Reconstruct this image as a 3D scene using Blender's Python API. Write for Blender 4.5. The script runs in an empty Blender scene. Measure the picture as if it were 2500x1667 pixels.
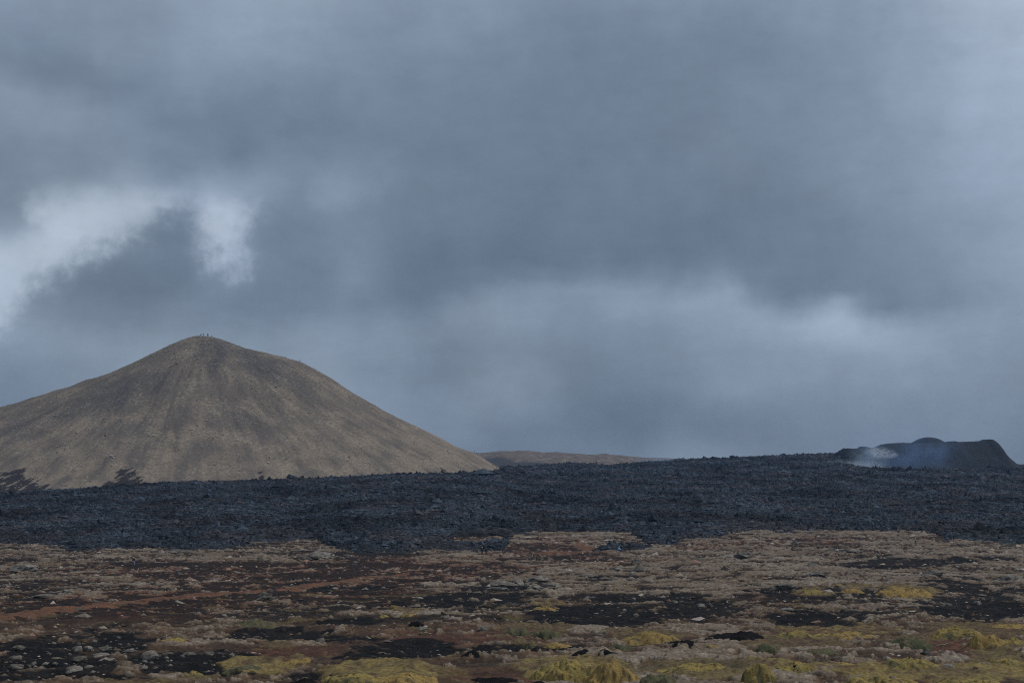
import bpy, math, random
import numpy as np
from mathutils import Vector, Matrix
R = math.radians
C = bpy.context.scene.collection
scene = bpy.context.scene

# ------------------------------------------------------------------ camera, sky, sun, exposure
F = 3472.2                      # focal length in pixels of the 2500 px wide photograph (50 mm on 36 mm)
CZ = 22.0
PITCH = math.atan((1130 - 833.5) / F)
cam_d = bpy.data.cameras.new('camera'); cam = bpy.data.objects.new('camera', cam_d); C.objects.link(cam)
cam_d.lens = 50; cam_d.sensor_width = 36; cam_d.clip_start = 0.5; cam_d.clip_end = 20000
cam.location = (0, 0, CZ); cam.rotation_euler = (math.pi / 2 + PITCH, 0, 0)
scene.camera = cam
scene.view_settings.view_transform = 'Standard'; scene.view_settings.look = 'None'
scene.view_settings.exposure = 0.0; scene.view_settings.gamma = 1.0
scene.cycles.max_bounces = 6; scene.cycles.volume_bounces = 1; scene.cycles.diffuse_bounces = 3
scene.cycles.use_denoising = False; scene.cycles.filter_width = 1.1; scene.cycles.denoiser = 'OPENIMAGEDENOISE'; scene.cycles.denoising_input_passes = 'RGB_ALBEDO_NORMAL'
SUN_EL, SUN_AZ = 55.0, 88.0     # azimuth east of the viewing direction (to the right)

def ray(px, py):
    a = (np.asarray(px, float) - 1250) / F; b = (833.5 - np.asarray(py, float)) / F
    dy = math.cos(PITCH) - b * math.sin(PITCH); dz = math.sin(PITCH) + b * math.cos(PITCH)
    return a / dy, dz / dy       # dx, dz per metre of depth
def at(px, py, D):
    dx, dz = ray(px, py); return dx * D, np.asarray(D, float), CZ + dz * D
def proj(X, Y, Z):
    zz = Z - CZ; w = Y * math.cos(PITCH) + zz * math.sin(PITCH)
    return 1250 + F * X / w, 833.5 - F * (-Y * math.sin(PITCH) + zz * math.cos(PITCH)) / w
def lin(v):
    v = np.clip(np.asarray(v, float) / 255, 0, 1)
    return np.where(v <= 0.04045, v / 12.92, ((v + 0.055) / 1.055) ** 2.4)

# samples of the cloud deck: (px, py, mean grey) turned into azimuth and elevation below
SKY = [(50,50,142),(300,40,142),(500,60,150),(620,40,156),(800,60,146),(1000,60,142),(1200,60,140),(1400,40,133),(1600,20,138),(1800,60,135),(2000,60,143),(2200,60,155),(2350,60,168),(2470,80,176),
(50,150,131),(250,130,138),(450,150,145),(650,150,147),(850,150,140),(1050,110,140),(1250,150,131),(1450,150,126),(1650,150,128),(1850,150,133),(2050,150,140),(2250,170,153),(2450,180,171),
(40,215,144),(150,215,139),(100,260,146),(230,225,130),(250,290,138),(400,250,133),(600,280,130),(850,250,131),(1050,250,130),(1250,250,127),(1500,250,127),(1700,250,127),(1900,250,134),(2100,250,142),(2300,270,156),(2470,280,166),
(40,350,136),(200,370,136),(400,380,131),(600,400,127),(800,380,128),(1000,350,127),(1200,350,124),(1400,350,125),(1600,380,126),(1800,380,128),(2000,380,134),(2200,370,145),(2400,380,158),
(40,450,134),(200,440,136),(400,440,135),(650,420,138),(750,480,132),(845,480,148),(950,480,130),(1150,500,124),(1350,500,121),(1500,480,123),(1700,480,122),(1900,450,128),(2050,450,136),(2250,480,146),(2450,480,155),
(40,530,138),(650,550,128),(800,560,127),(1000,580,122),(1200,600,120),(1400,600,119),(1550,600,119),(1750,560,117),(1900,600,122),(2100,570,130),(2250,600,136),(2400,590,146),(2480,640,156),
(450,580,122),(350,640,121),(250,700,118),(420,700,118),(550,700,130),(700,700,126),(780,670,124),(870,680,137),(950,700,122),(1100,700,116),(1250,680,120),(1400,670,120),(1600,660,124),(1750,655,134),(1900,660,124),(2050,690,127),(2200,680,131),(2350,680,140),(2450,720,146),
(100,740,131),(20,800,148),(120,820,141),(250,830,138),(350,790,130),(500,760,127),(650,790,131),(800,800,142),(900,760,128),(950,840,141),(1050,760,124),(1200,750,140),(1400,740,142),(1600,730,144),(1800,740,151),(1930,760,147),(2060,745,162),(2130,800,160),(2300,770,146),(2450,800,147),
(30,920,128),(150,880,138),(300,850,142),(700,830,138),(800,920,146),(900,900,134),(1050,880,123),(1200,860,132),(1400,830,130),(1600,830,136),(1800,850,144),(2000,860,150),(2150,880,150),(2300,880,144),(2470,880,137),
(950,980,139),(1150,960,136),(1100,1040,132),(1250,950,141),(1350,950,124),(1500,930,122),(1650,920,130),(1800,960,140),(1950,960,138),(2100,970,138),(2250,980,136),(2450,960,134),
(1200,1050,122),(1400,1020,117),(1550,1050,113),(1700,1030,120),(1850,1040,124),(2000,1060,126),(2150,1040,130),(2300,1040,134),(2460,1060,126),(1300,1090,120),(1500,1090,118),(1700,1100,130),(1800,1095,127),(2480,1120,122)]
def px_azel(px, py):
    dx, dz = ray(px, py); return np.degrees(np.arctan(dx)), np.degrees(np.arctan(dz / np.sqrt(1 + dx * dx)))
SKY += [(470,487,158),(530,486,158),(440,472,156),(610,492,150),(350,452,150),(250,447,148),(150,462,150),(660,520,138),(100,640,150),(430,540,124),(390,600,122),(200,660,124),(480,650,124),(120,760,130),(640,600,132),(350,850,142),(450,745,130)]
for (x, y, va, vb) in [(600,765,124,132),(750,775,126,138),(880,785,126,138),(1000,757,118,132),(1100,735,115,138),(1200,707,118,139),(1300,697,118,142),(1400,690,119,144),(1550,690,119,145),(1700,682,122,145),(1790,674,123,151),(1850,702,123,147),(1910,735,124,149),
                       (1980,750,126,158),(2055,742,128,165),(2120,772,128,166),(2200,778,130,154),(2300,762,136,151),(2400,742,142,151),(60,190,129,143),(160,212,129,142),(250,245,129,139),(400,300,128,134),(1650,1085,120,134),(1750,1085,121,133)]:
    SKY += [(x, y - 24, va), (x, y + 26, vb)]
S = np.array(SKY, float)
saz, sel = px_azel(S[:, 0], S[:, 1])
AZ0, AZ1, NAZ, EL0, EL1, NEL = -21.5, 21.5, 63, -0.4, 19.4, 34
def _k2(d2): return np.where(d2 > 1e-9, d2 * 0.5 * np.log(np.maximum(d2, 1e-9)), 0.0)
def _fit():
    q = np.stack([saz / 1.5, sel], -1); n = len(q); d2 = ((q[:, None] - q[None]) ** 2).sum(-1)
    P = np.hstack([np.ones((n, 1)), q]); A = np.zeros((n + 3, n + 3)); A[:n, :n] = _k2(d2) + np.eye(n) * 0.08; A[:n, n:] = P; A[n:, :n] = P.T
    return q, np.linalg.solve(A, np.concatenate([S[:, 2], np.zeros(3)]))
_q, _w = _fit()
def sky_value(az, el):
    p = np.stack([np.asarray(az) / 1.5, np.asarray(el)], -1); d2 = ((p[:, None] - _q[None]) ** 2).sum(-1)
    return np.clip(_k2(d2) @ _w[:len(_q)] + _w[-3] + p @ _w[-2:], 108, 180)

GAPS = [[(-200,575),(0,578),(60,572),(88,558),(80,525),(72,505),(110,495),(170,480),(220,468),(290,472),(350,466),(400,472),(440,488),(450,505),(425,522),(385,540),(345,555),(300,582),(270,600),(215,612),(180,625),(150,655),(125,692),(100,700),(72,705),(58,740),(30,775),(0,800),(-200,830)],
        [(455,498),(500,484),(560,490),(604,500),(612,530),(602,570),(592,605),(580,645),(565,672),(552,668),(532,638),(503,615),(492,585),(494,550),(478,520)]]
GA0, GA1 = -20.5, -9.3; GE0, GE1 = 3.6, 12.2
def gap_field(az, el):
    best = np.full(len(az), -9.0)
    for poly in GAPS:
        P = np.array(poly, float); a, e = px_azel(P[:, 0], P[:, 1]); n = len(a); ins = np.zeros(len(az), bool); dd = np.full(len(az), 99.0)
        for i in range(n):
            x1, y1, x2, y2 = a[i], e[i], a[(i + 1) % n], e[(i + 1) % n]
            t = np.clip(((az - x1) * (x2 - x1) + (el - y1) * (y2 - y1)) / ((x2 - x1) ** 2 + (y2 - y1) ** 2 + 1e-9), 0, 1)
            dd = np.minimum(dd, np.hypot(az - x1 - t * (x2 - x1), el - y1 - t * (y2 - y1)))
            c = (y1 > el) != (y2 > el); xi = (x2 - x1) * (el - y1) / ((y2 - y1) if y2 != y1 else 1e-9) + x1; ins ^= c & (az < xi)
        best = np.maximum(best, np.where(ins, dd, -dd))
    return best
def ramp_group(cols, interp):
    """one colour ramp of 32 stops in a node group of its own (quick to edit)"""
    g = bpy.data.node_groups.new('ramp', 'ShaderNodeTree')
    g.interface.new_socket('Fac', in_out='INPUT', socket_type='NodeSocketFloat'); g.interface.new_socket('Color', in_out='OUTPUT', socket_type='NodeSocketColor')
    gi = g.nodes.new('NodeGroupInput'); go = g.nodes.new('NodeGroupOutput'); r = g.nodes.new('ShaderNodeValToRGB'); cr = r.color_ramp; cr.interpolation = interp
    while len(cr.elements) < 32: cr.elements.new(0.5)
    for i in range(32): cr.elements[i].position = i / 31
    for i in range(32): cr.elements[i].color = (*cols[i], 1)
    g.links.new(gi.outputs[0], r.inputs[0]); g.links.new(r.outputs[0], go.inputs[0]); return g
def build_world():
    w = bpy.data.worlds.new('World'); scene.world = w; w.use_nodes = True
    t = w.node_tree; t.nodes.clear(); L = t.links
    def N(ty, **k):
        n = t.nodes.new(ty)
        for a, b in k.items(): setattr(n, a, b)
        return n
    def put(sock, v):
        if isinstance(v, bpy.types.NodeSocket): L.new(v, sock)
        else: sock.default_value = v
    def M(op, a, b=0.0, c=0.0, clamp=False):
        n = N('ShaderNodeMath', operation=op, use_clamp=clamp)
        put(n.inputs[0], a); put(n.inputs[1], b); put(n.inputs[2], c); return n.outputs[0]
    def MR(v, a, b, c=0.0, d=1.0, ty='SMOOTHSTEP'):
        n = N('ShaderNodeMapRange', interpolation_type=ty)
        for i, x in enumerate((v, a, b, c, d)): put(n.inputs[i], x)
        return n.outputs[0]
    def noise(vec, scale, detail=4.0, rough=0.55):
        n = N('ShaderNodeTexNoise', noise_dimensions='3D'); L.new(vec, n.inputs['Vector'])
        n.inputs['Scale'].default_value = scale; n.inputs['Detail'].default_value = detail; n.inputs['Roughness'].default_value = rough
        return n
    def mix(f, a, b, mode='MIX'):
        n = N('ShaderNodeMix', data_type='RGBA', blend_type=mode); put(n.inputs[0], f); put(n.inputs[6], a); put(n.inputs[7], b); return n.outputs[2]
    tc = N('ShaderNodeTexCoord')
    nrm = N('ShaderNodeVectorMath', operation='NORMALIZE'); L.new(tc.outputs['Generated'], nrm.inputs[0]); d = nrm.outputs[0]
    sep = N('ShaderNodeSeparateXYZ'); L.new(d, sep.inputs[0])
    az0 = M('MULTIPLY', M('ARCTAN2', sep.outputs[0], sep.outputs[1]), 57.29578)
    el0 = M('MULTIPLY', M('ARCSINE', sep.outputs[2]), 57.29578)
    big = noise(d, 9.0, 3.0); fine = noise(d, 26.0, 5.0, 0.6)
    sb = N('ShaderNodeSeparateColor'); L.new(big.outputs['Color'], sb.inputs[0])
    sf = N('ShaderNodeSeparateColor'); L.new(fine.outputs['Color'], sf.inputs[0])
    def warp(v, a, b, ka, kb):
        return M('MULTIPLY_ADD', M('SUBTRACT', a, 0.5), ka, M('MULTIPLY_ADD', M('SUBTRACT', b, 0.5), kb, v))
    az = warp(az0, sb.outputs[0], sf.outputs[0], 2.4, 1.8)
    el = warp(el0, sb.outputs[1], sf.outputs[1], 1.2, 1.2)
    uL = MR(az, AZ0, 0, 0, 1, 'LINEAR'); uR = MR(az, 0, AZ1, 0, 1, 'LINEAR'); side = M('GREATER_THAN', az, 0.0)
    col = None
    azs = np.linspace(AZ0, AZ1, NAZ); els = np.linspace(EL0, EL1, NEL)
    for j, e in enumerate(els):
        v = sky_value(azs, np.full(NAZ, e)); half = []
        for q in (0, 1):
            cl = []
            for i in range(32):
                g = 131 + (v[q * 31 + i] - 131) * 1.12; cl.append(tuple(float(x) for x in lin([g - 15.5, g - 0.5, g + 17.5])))
            r = N('ShaderNodeGroup'); r.node_tree = ramp_group(cl, 'CARDINAL'); L.new((uL, uR)[q], r.inputs[0]); half.append(r.outputs[0])
        row = mix(side, half[0], half[1])
        col = row if col is None else mix(MR(el, els[j - 1], e, ty='LINEAR'), col, row)
    # the bright gaps left of centre: distance to their outline, in degrees, cut with a soft ragged edge
    puf = noise(d, 60.0, 5.0, 0.62); sp = N('ShaderNodeSeparateColor'); L.new(puf.outputs['Color'], sp.inputs[0])
    azh = warp(az0, sf.outputs[0], sp.outputs[0], 1.3, 1.0); elh = warp(el0, sf.outputs[2], sp.outputs[1], 1.0, 0.9)
    hz = np.linspace(GA0, GA1, 32); he = np.linspace(GE0, GE1, 20); uh = MR(azh, GA0, GA1, 0, 1, 'LINEAR'); H = None
    for j, e in enumerate(he):
        v = gap_field(hz, np.full(32, e)); r = N('ShaderNodeGroup'); r.node_tree = ramp_group([(float(np.clip(0.5 + x / 4, 0, 1)),) * 3 for x in v], 'LINEAR'); L.new(uh, r.inputs[0])
        H = r.outputs[0] if H is None else mix(MR(elh, he[j - 1], e, ty='LINEAR'), H, r.outputs[0])
    hs = N('ShaderNodeSeparateColor'); L.new(H, hs.inputs[0]); hv = hs.outputs[0]
    hv = M('MULTIPLY_ADD', M('SUBTRACT', sf.outputs[1], 0.5), 0.35, hv)
    hv = M('MULTIPLY_ADD', M('SUBTRACT', sp.outputs[1], 0.5), 0.22, hv); halo = MR(hv, 0.24, 0.58); hole = MR(hv, 0.36, 0.68)
    h1 = lin([150, 165, 184]); h2 = lin([178, 191, 208])
    col = mix(M('MULTIPLY', halo, 0.40), col, (h1[0], h1[1], h1[2], 1))
    col = mix(M('MULTIPLY', hole, MR(sb.outputs[0], 0.3, 0.6, 0.78, 1.0)), col, (h2[0], h2[1], h2[2], 1))
    # soft cloud texture and a faint drift of hue
    st = N('ShaderNodeMapping'); L.new(d, st.inputs[0]); st.inputs['Scale'].default_value = (1, 1, 2.6); st.inputs['Rotation'].default_value = (0, 0.35, 0)
    wis = noise(st.outputs[0], 17.0, 7.0, 0.66); wv = M('MULTIPLY_ADD', M('SUBTRACT', wis.outputs['Fac'], 0.5), 0.30, 1.0)
    tx = M("MULTIPLY_ADD", sp.outputs[2], 0.10, M('MULTIPLY_ADD', sf.outputs[2], 0.26, M('MULTIPLY_ADD', sb.outputs[2], 0.22, 0.715)))
    tx = M('MULTIPLY', tx, wv)
    sc = N('ShaderNodeVectorMath', operation='SCALE'); L.new(col, sc.inputs[0]); L.new(tx, sc.inputs[3])
    tint = mix(MR(noise(d, 6.0, 2.0).outputs['Fac'], 0.38, 0.66), (0.99, 0.995, 1.02, 1), (1.01, 1.005, 0.985, 1))
    col = mix(1.0, sc.outputs[0], tint, 'MULTIPLY')
    # the deck grows brighter and more neutral towards the zenith, as overcast does
    col = mix(MR(el0, 21, 60), col, (0.44, 0.475, 0.53, 1))
    sky = N('ShaderNodeTexSky', sky_type='NISHITA', sun_disc=False); sky.sun_elevation = R(SUN_EL); sky.sun_rotation = R(SUN_AZ)
    s10 = N('ShaderNodeVectorMath', operation='SCALE'); L.new(col, s10.inputs[0]); s10.inputs[3].default_value = 10.0
    out = mix(0.06, s10.outputs[0], sky.outputs[0])
    bg = N('ShaderNodeBackground'); L.new(out, bg.inputs[0]); bg.inputs[1].default_value = 0.1
    o = N('ShaderNodeOutputWorld'); L.new(bg.outputs[0], o.inputs[0])
build_world()

sl = bpy.data.lights.new('sun', 'SUN'); sl.energy = 2.0; sl.angle = R(12); sl.color = (1.0, 0.93, 0.84)
so = bpy.data.objects.new('sun', sl); C.objects.link(so); so.location = (60, -40, 90)
sd = Vector((math.sin(R(SUN_AZ)) * math.cos(R(SUN_EL)), math.cos(R(SUN_AZ)) * math.cos(R(SUN_EL)), math.sin(R(SUN_EL))))
so.rotation_euler = (-sd).to_track_quat('-Z', 'Y').to_euler()

# ------------------------------------------------------------------ noise in numpy
def _h(ix, iy, s):
    h = (ix.astype(np.int64) * 374761393 + iy.astype(np.int64) * 668265263 + s * 974634777) & 0xFFFFFFFF
    h = ((h ^ (h >> 13)) * 1274126177) & 0xFFFFFFFF
    return ((h ^ (h >> 16)) & 0xFFFFFF) / 16777216.0
def vnoise(x, y, s=0):
    """gradient noise, about -1..1"""
    x0 = np.floor(x); y0 = np.floor(y); fx = x - x0; fy = y - y0
    ux = fx * fx * fx * (fx * (fx * 6 - 15) + 10); uy = fy * fy * fy * (fy * (fy * 6 - 15) + 10)
    def g(i, j):
        a = _h(x0 + i, y0 + j, s) * 6.2831853
        return np.cos(a) * (fx - i) + np.sin(a) * (fy - j)
    a = g(0, 0); b = g(1, 0); c = g(0, 1); d = g(1, 1)
    return (a + (b - a) * ux + (c - a) * uy + (a - b - c + d) * ux * uy) * 1.5
def fbm(x, y, o=4, s=0, g=0.5, l=2.03):
    r = np.zeros(np.broadcast(x, y).shape); a = 1.0; t = 0.0
    for i in range(o):
        r = r + a * vnoise(x, y, s + i * 17); t += a; a *= g; x = x * l + 3.7; y = y * l + 9.1
    return r / t
def ridged(x, y, o=4, s=0):
    r = np.zeros(np.broadcast(x, y).shape); a = 1.0; t = 0.0
    for i in range(o):
        r = r + a * (1 - 2 * np.abs(vnoise(x, y, s + i * 13))); t += a; a *= 0.5; x = x * 2.1 + 5.3; y = y * 2.1 + 1.9
    return r / t
def cells(x, y, s=0):
    """distance to nearest feature point and that cell's random id"""
    x0 = np.floor(x); y0 = np.floor(y); best = np.full(x.shape, 9.0); idr = np.zeros(x.shape); sec = np.full(x.shape, 9.0)
    for i in (-1, 0, 1):
        for j in (-1, 0, 1):
            cx = x0 + i; cy = y0 + j
            dx = cx + _h(cx, cy, s) - x; dy = cy + _h(cx, cy, s + 7) - y
            d = np.sqrt(dx * dx + dy * dy); m = d < best
            sec = np.where(m, best, np.minimum(sec, d)); idr = np.where(m, _h(cx, cy, s + 19), idr); best = np.where(m, d, best)
    return best, sec, idr
def sst(a, b, v):
    t = np.clip((v - a) / (b - a), 0, 1); return t * t * (3 - 2 * t)
def lerp(a, b, t): return a + (b - a) * t
def cmix(c, col, m): return c + (np.array(col) - c) * m[..., None]

# ------------------------------------------------------------------ mesh and material helpers
def mesh_np(name, V, faces, smooth=True, col=None):
    me = bpy.data.meshes.new(name); V = np.asarray(V, np.float32); faces = np.asarray(faces, np.int32); k = faces.shape[1]; n = len(faces)
    me.vertices.add(len(V)); me.vertices.foreach_set('co', V.ravel())
    me.loops.add(n * k); me.loops.foreach_set('vertex_index', faces.ravel())
    me.polygons.add(n); me.polygons.foreach_set('loop_start', np.arange(0, n * k, k, dtype=np.int32))
    me.polygons.foreach_set('loop_total', np.full(n, k, np.int32))
    me.polygons.foreach_set('use_smooth', np.full(n, smooth, bool))
    me.update(calc_edges=True)
    if col is not None:
        a = me.color_attributes.new('col', 'FLOAT_COLOR', 'POINT'); c = np.ones((len(V), 4), np.float32); c[:, :3] = np.clip(col, 0, 1)
        a.data.foreach_set('color', c.ravel())
    return me
def grid_faces(nr, nc):
    i = np.arange(nr * nc).reshape(nr, nc)
    return np.stack([i[:-1, :-1], i[:-1, 1:], i[1:, 1:], i[1:, :-1]], -1).reshape(-1, 4)
def obj(name, me, mat=None, parent=None, loc=(0, 0, 0), rot=(0, 0, 0), scale=(1, 1, 1), **props):
    o = bpy.data.objects.new(name, me); C.objects.link(o)
    if mat is not None and me is not None:
        if len(me.materials) == 0: me.materials.append(mat)
    o.parent = parent; o.location = loc; o.rotation_euler = rot; o.scale = scale
    for k, v in props.items(): o[k] = v
    return o
def mat_attr(name, rough=0.95, spec=0.3, nscale=2.0, namp=0.5, bump=0.3, bdist=0.08, bscale=6.0, detail=6.0):
    """albedo from the surface's own colour attribute, broken up by object-space noise"""
    m = bpy.data.materials.new(name); m.use_nodes = True; t = m.node_tree; L = t.links; b = t.nodes['Principled BSDF']
    b.inputs['Roughness'].default_value = rough; b.inputs['Specular IOR Level'].default_value = spec
    a = t.nodes.new('ShaderNodeAttribute'); a.attribute_name = 'col'
    tc = t.nodes.new('ShaderNodeTexCoord')
    n = t.nodes.new('ShaderNodeTexNoise'); n.inputs['Scale'].default_value = nscale; n.inputs['Detail'].default_value = detail; n.inputs['Roughness'].default_value = 0.7
    L.new(tc.outputs['Object'], n.inputs['Vector'])
    mr = t.nodes.new('ShaderNodeMapRange'); mr.inputs[1].default_value = 0.3; mr.inputs[2].default_value = 0.7
    mr.inputs[3].default_value = 1 - namp; mr.inputs[4].default_value = 1 + namp; L.new(n.outputs['Fac'], mr.inputs[0])
    s = t.nodes.new('ShaderNodeVectorMath'); s.operation = 'SCALE'; L.new(a.outputs['Color'], s.inputs[0]); L.new(mr.outputs[0], s.inputs[3])
    L.new(s.outputs[0], b.inputs['Base Color'])
    n2 = t.nodes.new('ShaderNodeTexNoise'); n2.inputs['Scale'].default_value = bscale; n2.inputs['Detail'].default_value = 5; L.new(tc.outputs['Object'], n2.inputs['Vector'])
    bp = t.nodes.new('ShaderNodeBump'); bp.inputs['Strength'].default_value = bump; bp.inputs['Distance'].default_value = bdist
    L.new(n2.outputs['Fac'], bp.inputs['Height']); L.new(bp.outputs[0], b.inputs['Normal'])
    return m
def mat_two(name, c1, c2, scale=3.0, rough=0.9, spec=0.3, lo=0.4, hi=0.6, bump=0.4, bdist=0.03, c3=None, up=None):
    m = bpy.data.materials.new(name); m.use_nodes = True; t = m.node_tree; L = t.links; b = t.nodes['Principled BSDF']
    b.inputs['Roughness'].default_value = rough; b.inputs['Specular IOR Level'].default_value = spec
    tc = t.nodes.new('ShaderNodeTexCoord'); n = t.nodes.new('ShaderNodeTexNoise')
    n.inputs['Scale'].default_value = scale; n.inputs['Detail'].default_value = 6; n.inputs['Roughness'].default_value = 0.65; L.new(tc.outputs['Object'], n.inputs['Vector'])
    r = t.nodes.new('ShaderNodeValToRGB'); e = r.color_ramp.elements; e[0].position = lo; e[1].position = hi; e[0].color = (*c1, 1); e[1].color = (*c2, 1)
    if c3: x = e.new((lo + hi) / 2); x.color = (*c3, 1)
    L.new(n.outputs['Fac'], r.inputs[0]); out = r.outputs[0]
    L.new(out, b.inputs['Base Color'])
    bp = t.nodes.new('ShaderNodeBump'); bp.inputs['Strength'].default_value = bump; bp.inputs['Distance'].default_value = bdist
    L.new(n.outputs['Fac'], bp.inputs['Height']); L.new(bp.outputs[0], b.inputs['Normal'])
    return m

# ------------------------------------------------------------------ terrain functions
def gbase(Y):
    Y = np.asarray(Y, float); a = np.clip((300 - Y) / 205, 0, 1.6)
    return 8 * a ** 1.5
_D = np.linspace(60, 4000, 9000); _Dy = proj(0 * _D, _D, gbase(_D))[1]
def ground_D(py):
    return np.interp(py, _Dy[::-1], _D[::-1])

def ell(px, py, cx, cy, rx, ry, rot=0.0, soft=0.35):
    a = R(rot); dx = px - cx; dy = py - cy
    u = (dx * math.cos(a) - dy * math.sin(a)) / rx; v = (dx * math.sin(a) + dy * math.cos(a)) / ry
    return 1 - sst(1 - soft, 1 + soft, np.sqrt(u * u + v * v))
CHAR = [(1420,1512,165,32,-2),(1650,1505,175,22,2),(2010,1512,135,22,0),(2385,1490,165,34,-3),(1000,1592,150,30,-3),(1210,1606,140,18,3),(820,1562,130,14,0),(650,1545,95,18,0),
        (90,1648,210,40,3),(140,1590,190,26,0),(480,1616,190,26,4),(300,1565,160,18,0),(1100,1474,240,18,3),(1490,1416,90,7,0),(1560,1462,170,10,0),(1990,1452,210,9,-2),
        (2210,1377,170,12,0),(2450,1362,60,8,0),(2330,1432,70,16,0),(820,1436,130,14,0),(1220,1442,110,12,0),(2430,1450,90,12,0),(560,1640,120,10,0),(900,1620,90,16,0),(770,1660,110,12,0),
        (690,1345,35,8,0),(860,1520,70,8,0),(330,1662,90,12,0),(1700,1480,90,7,0),(1330,1590,110,9,0)]
MOSSY = [(2290,1655,260,18,0,0),(1400,1650,130,30,0,0),(1700,1655,170,26,0,1),(1900,1648,130,24,0,0),(2440,1612,80,26,0,1),(2030,1545,150,14,0,0),(2370,1545,110,18,0,1),(1580,1558,100,20,0,1),
         (2215,1448,80,13,0,0),(2090,1440,40,8,0,0),(1990,1446,40,7,0,0),(650,1630,110,16,0,0),(920,1652,160,22,0,0),(1310,1545,90,16,0,1),(1990,1590,75,14,0,1),(2230,1570,70,16,0,1),
         (1880,1585,60,18,0,1),(1330,1482,60,7,0,0),(990,1502,40,7,0,0),(420,1564,50,8,0,0),(680,1577,60,8,0,1),(1290,1578,50,10,0,1),(460,1650,60,10,0,1),]
RED = [(1395,1345,80,14,0),(1230,1352,60,8,0),(400,1470,380,34,3),(900,1415,380,34,4),(1330,1340,110,26,0),(1480,1370,60,18,0),(1950,1325,160,14,0),(1700,1335,90,10,0),(1120,1560,190,22,0),(2330,1590,120,20,0),(1950,1570,90,14,0),(600,1400,420,22,0),(2280,1318,50,10,-12),(1210,1660,120,14,0),(720,1600,120,20,0),(1900,1470,90,12,0),(860,1460,250,18,0),(230,1510,260,16,0),(1000,1380,260,16,0)]

def ground_masks(X, Y):
    px, py = proj(X, Y, gbase(Y))
    jx = 75 * fbm(X / 13, Y / 13, 4, 11) + 30 * fbm(X / 3, Y / 3, 3, 15); jy = 17 * fbm(X / 13, Y / 20, 4, 12) + 9 * fbm(X / 3.2, Y / 4, 4, 13)
    qx = px + jx; qy = py + jy
    ch = np.zeros(X.shape); mo = np.zeros(X.shape); gr = np.zeros(X.shape); rd = np.zeros(X.shape)
    for (a, b, c, d, r) in CHAR: ch = np.maximum(ch, ell(qx, qy, a, b, c, d, r, 0.25))
    for (a, b, c, d, r, g) in MOSSY:
        m = ell(qx, qy, a, b, c, d, r, 0.3)
        mo = np.maximum(mo, m); gr = np.maximum(gr, m * g)
    for (a, b, c, d, r) in RED: rd = np.maximum(rd, ell(qx, qy, a, b, c, d, r, 0.5))
    rag = 0.55 * fbm(X / 1.6, Y / 1.8, 4, 14); rg2 = fbm(X / 5, Y / 5, 4, 16)
    ch = sst(0.3, 0.62, ch * (0.86 + 0.5 * rg2) + 0.9 * rag + 0.35 * rg2 * (ch > 0.02) - 0.04); mo = sst(0.35, 0.75, mo + 0.8 * rag) * (py > 1425)
    ch = ch * (1 - mo); rd = rd * (1 - mo)
    return px, py, ch, mo, gr, rd
def g_height(X, Y, fine=True):
    """the heath's surface: base slope, swells, hummocks, stones"""
    z = gbase(Y)
    z = z + 0.75 * fbm(X / 42, Y / 30, 3, 21) + 0.55 * fbm(X / 13, Y / 10, 3, 22)
    z = z + 0.30 * np.maximum(ridged(X / 6.0, Y / 5.0, 3, 23), 0)
    if fine:
        z = z + 0.16 * fbm(X / 1.9, Y / 1.7, 3, 24)
    return z
def ground_at(px, py):
    """where the sight line through a photo pixel meets the smooth heath"""
    D = np.linspace(70, 520, 4500); dx, dz = ray(px, py)
    d = CZ + dz * D - g_height(dx * D, D, True); i = int(np.argmax(d < 0)) if (d < 0).any() else len(D) - 1
    return float(dx * D[i]), float(D[i])

# ------------------------------------------------------------------ ground
def uneven(segs):
    out = [np.linspace(a, b, n, endpoint=False) for a, b, n in segs]; out.append([segs[-1][1]]); return np.concatenate(out)
tanc = uneven([(-3, -0.9, 12), (-0.9, -0.5, 40), (-0.5, 0.5, 1500), (0.5, 0.9, 40), (0.9, 3, 12)])
rows = uneven([(8, 70, 14), (70, 84, 14), (84, 130, 180), (130, 220, 260), (220, 330, 230), (330, 520, 170), (520, 1000, 30), (1000, 9000, 40)])
T, Y = np.meshgrid(tanc, rows); X = T * Y
px, py, ch, mo, gr, rd = ground_masks(X, Y)
Z = g_height(X, Y)
near = 1 - sst(420, 700, Y)
c1, c2, cid = cells(X / 0.7, Y / 0.8, 31)
r1 = ridged(X / 3.4, Y / 3.4, 3, 33); r2 = fbm(X / 0.9, Y / 1.0, 3, 34); r3 = fbm(X / 7.5, Y / 6, 4, 35); r4 = fbm(X / 24, Y / 15, 3, 36); r5 = fbm(X / 2.0, Y / 2.2, 3, 38)
bias = 0.25 * sst(900, 1600, px) - 0.34 * sst(1440, 1500, py) - 0.45 * rd + 0.12 * sst(1500, 1540, py) - 0.17
r6 = fbm(X / 3.2, Y / 3.6, 3, 39)
t = 0.30 * r1 + 0.8 * r2 + 1.15 * r3 + 1.1 * r4 + 0.9 * r5 + 0.8 * r6 + bias - 0.03
ch = np.maximum(ch, sst(0.22, 0.5, fbm(X / 9, Y / 7, 5, 62) + 0.25 * r2) * sst(1400, 1430, py) * (1 - sst(1560, 1590, py)) * (1 - mo))
pale = sst(0.13, 0.32, t) * (1 - 0.93 * ch) * (1 - 0.9 * mo)
stone = (cid > 0.55) * sst(0.03, 0.25, c2 - c1) * sst(0.3, 0.7, pale)
Z = Z + near * (0.20 * (0.5 + 0.5 * r1) + 0.16 * pale + 0.09 * r2 + 0.14 * r5 + 0.10 * stone * cid) - 0.10 * ch * near
Z = Z + near * 0.10 * ch * fbm(X / 0.5, Y / 0.5, 2, 46)
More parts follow.
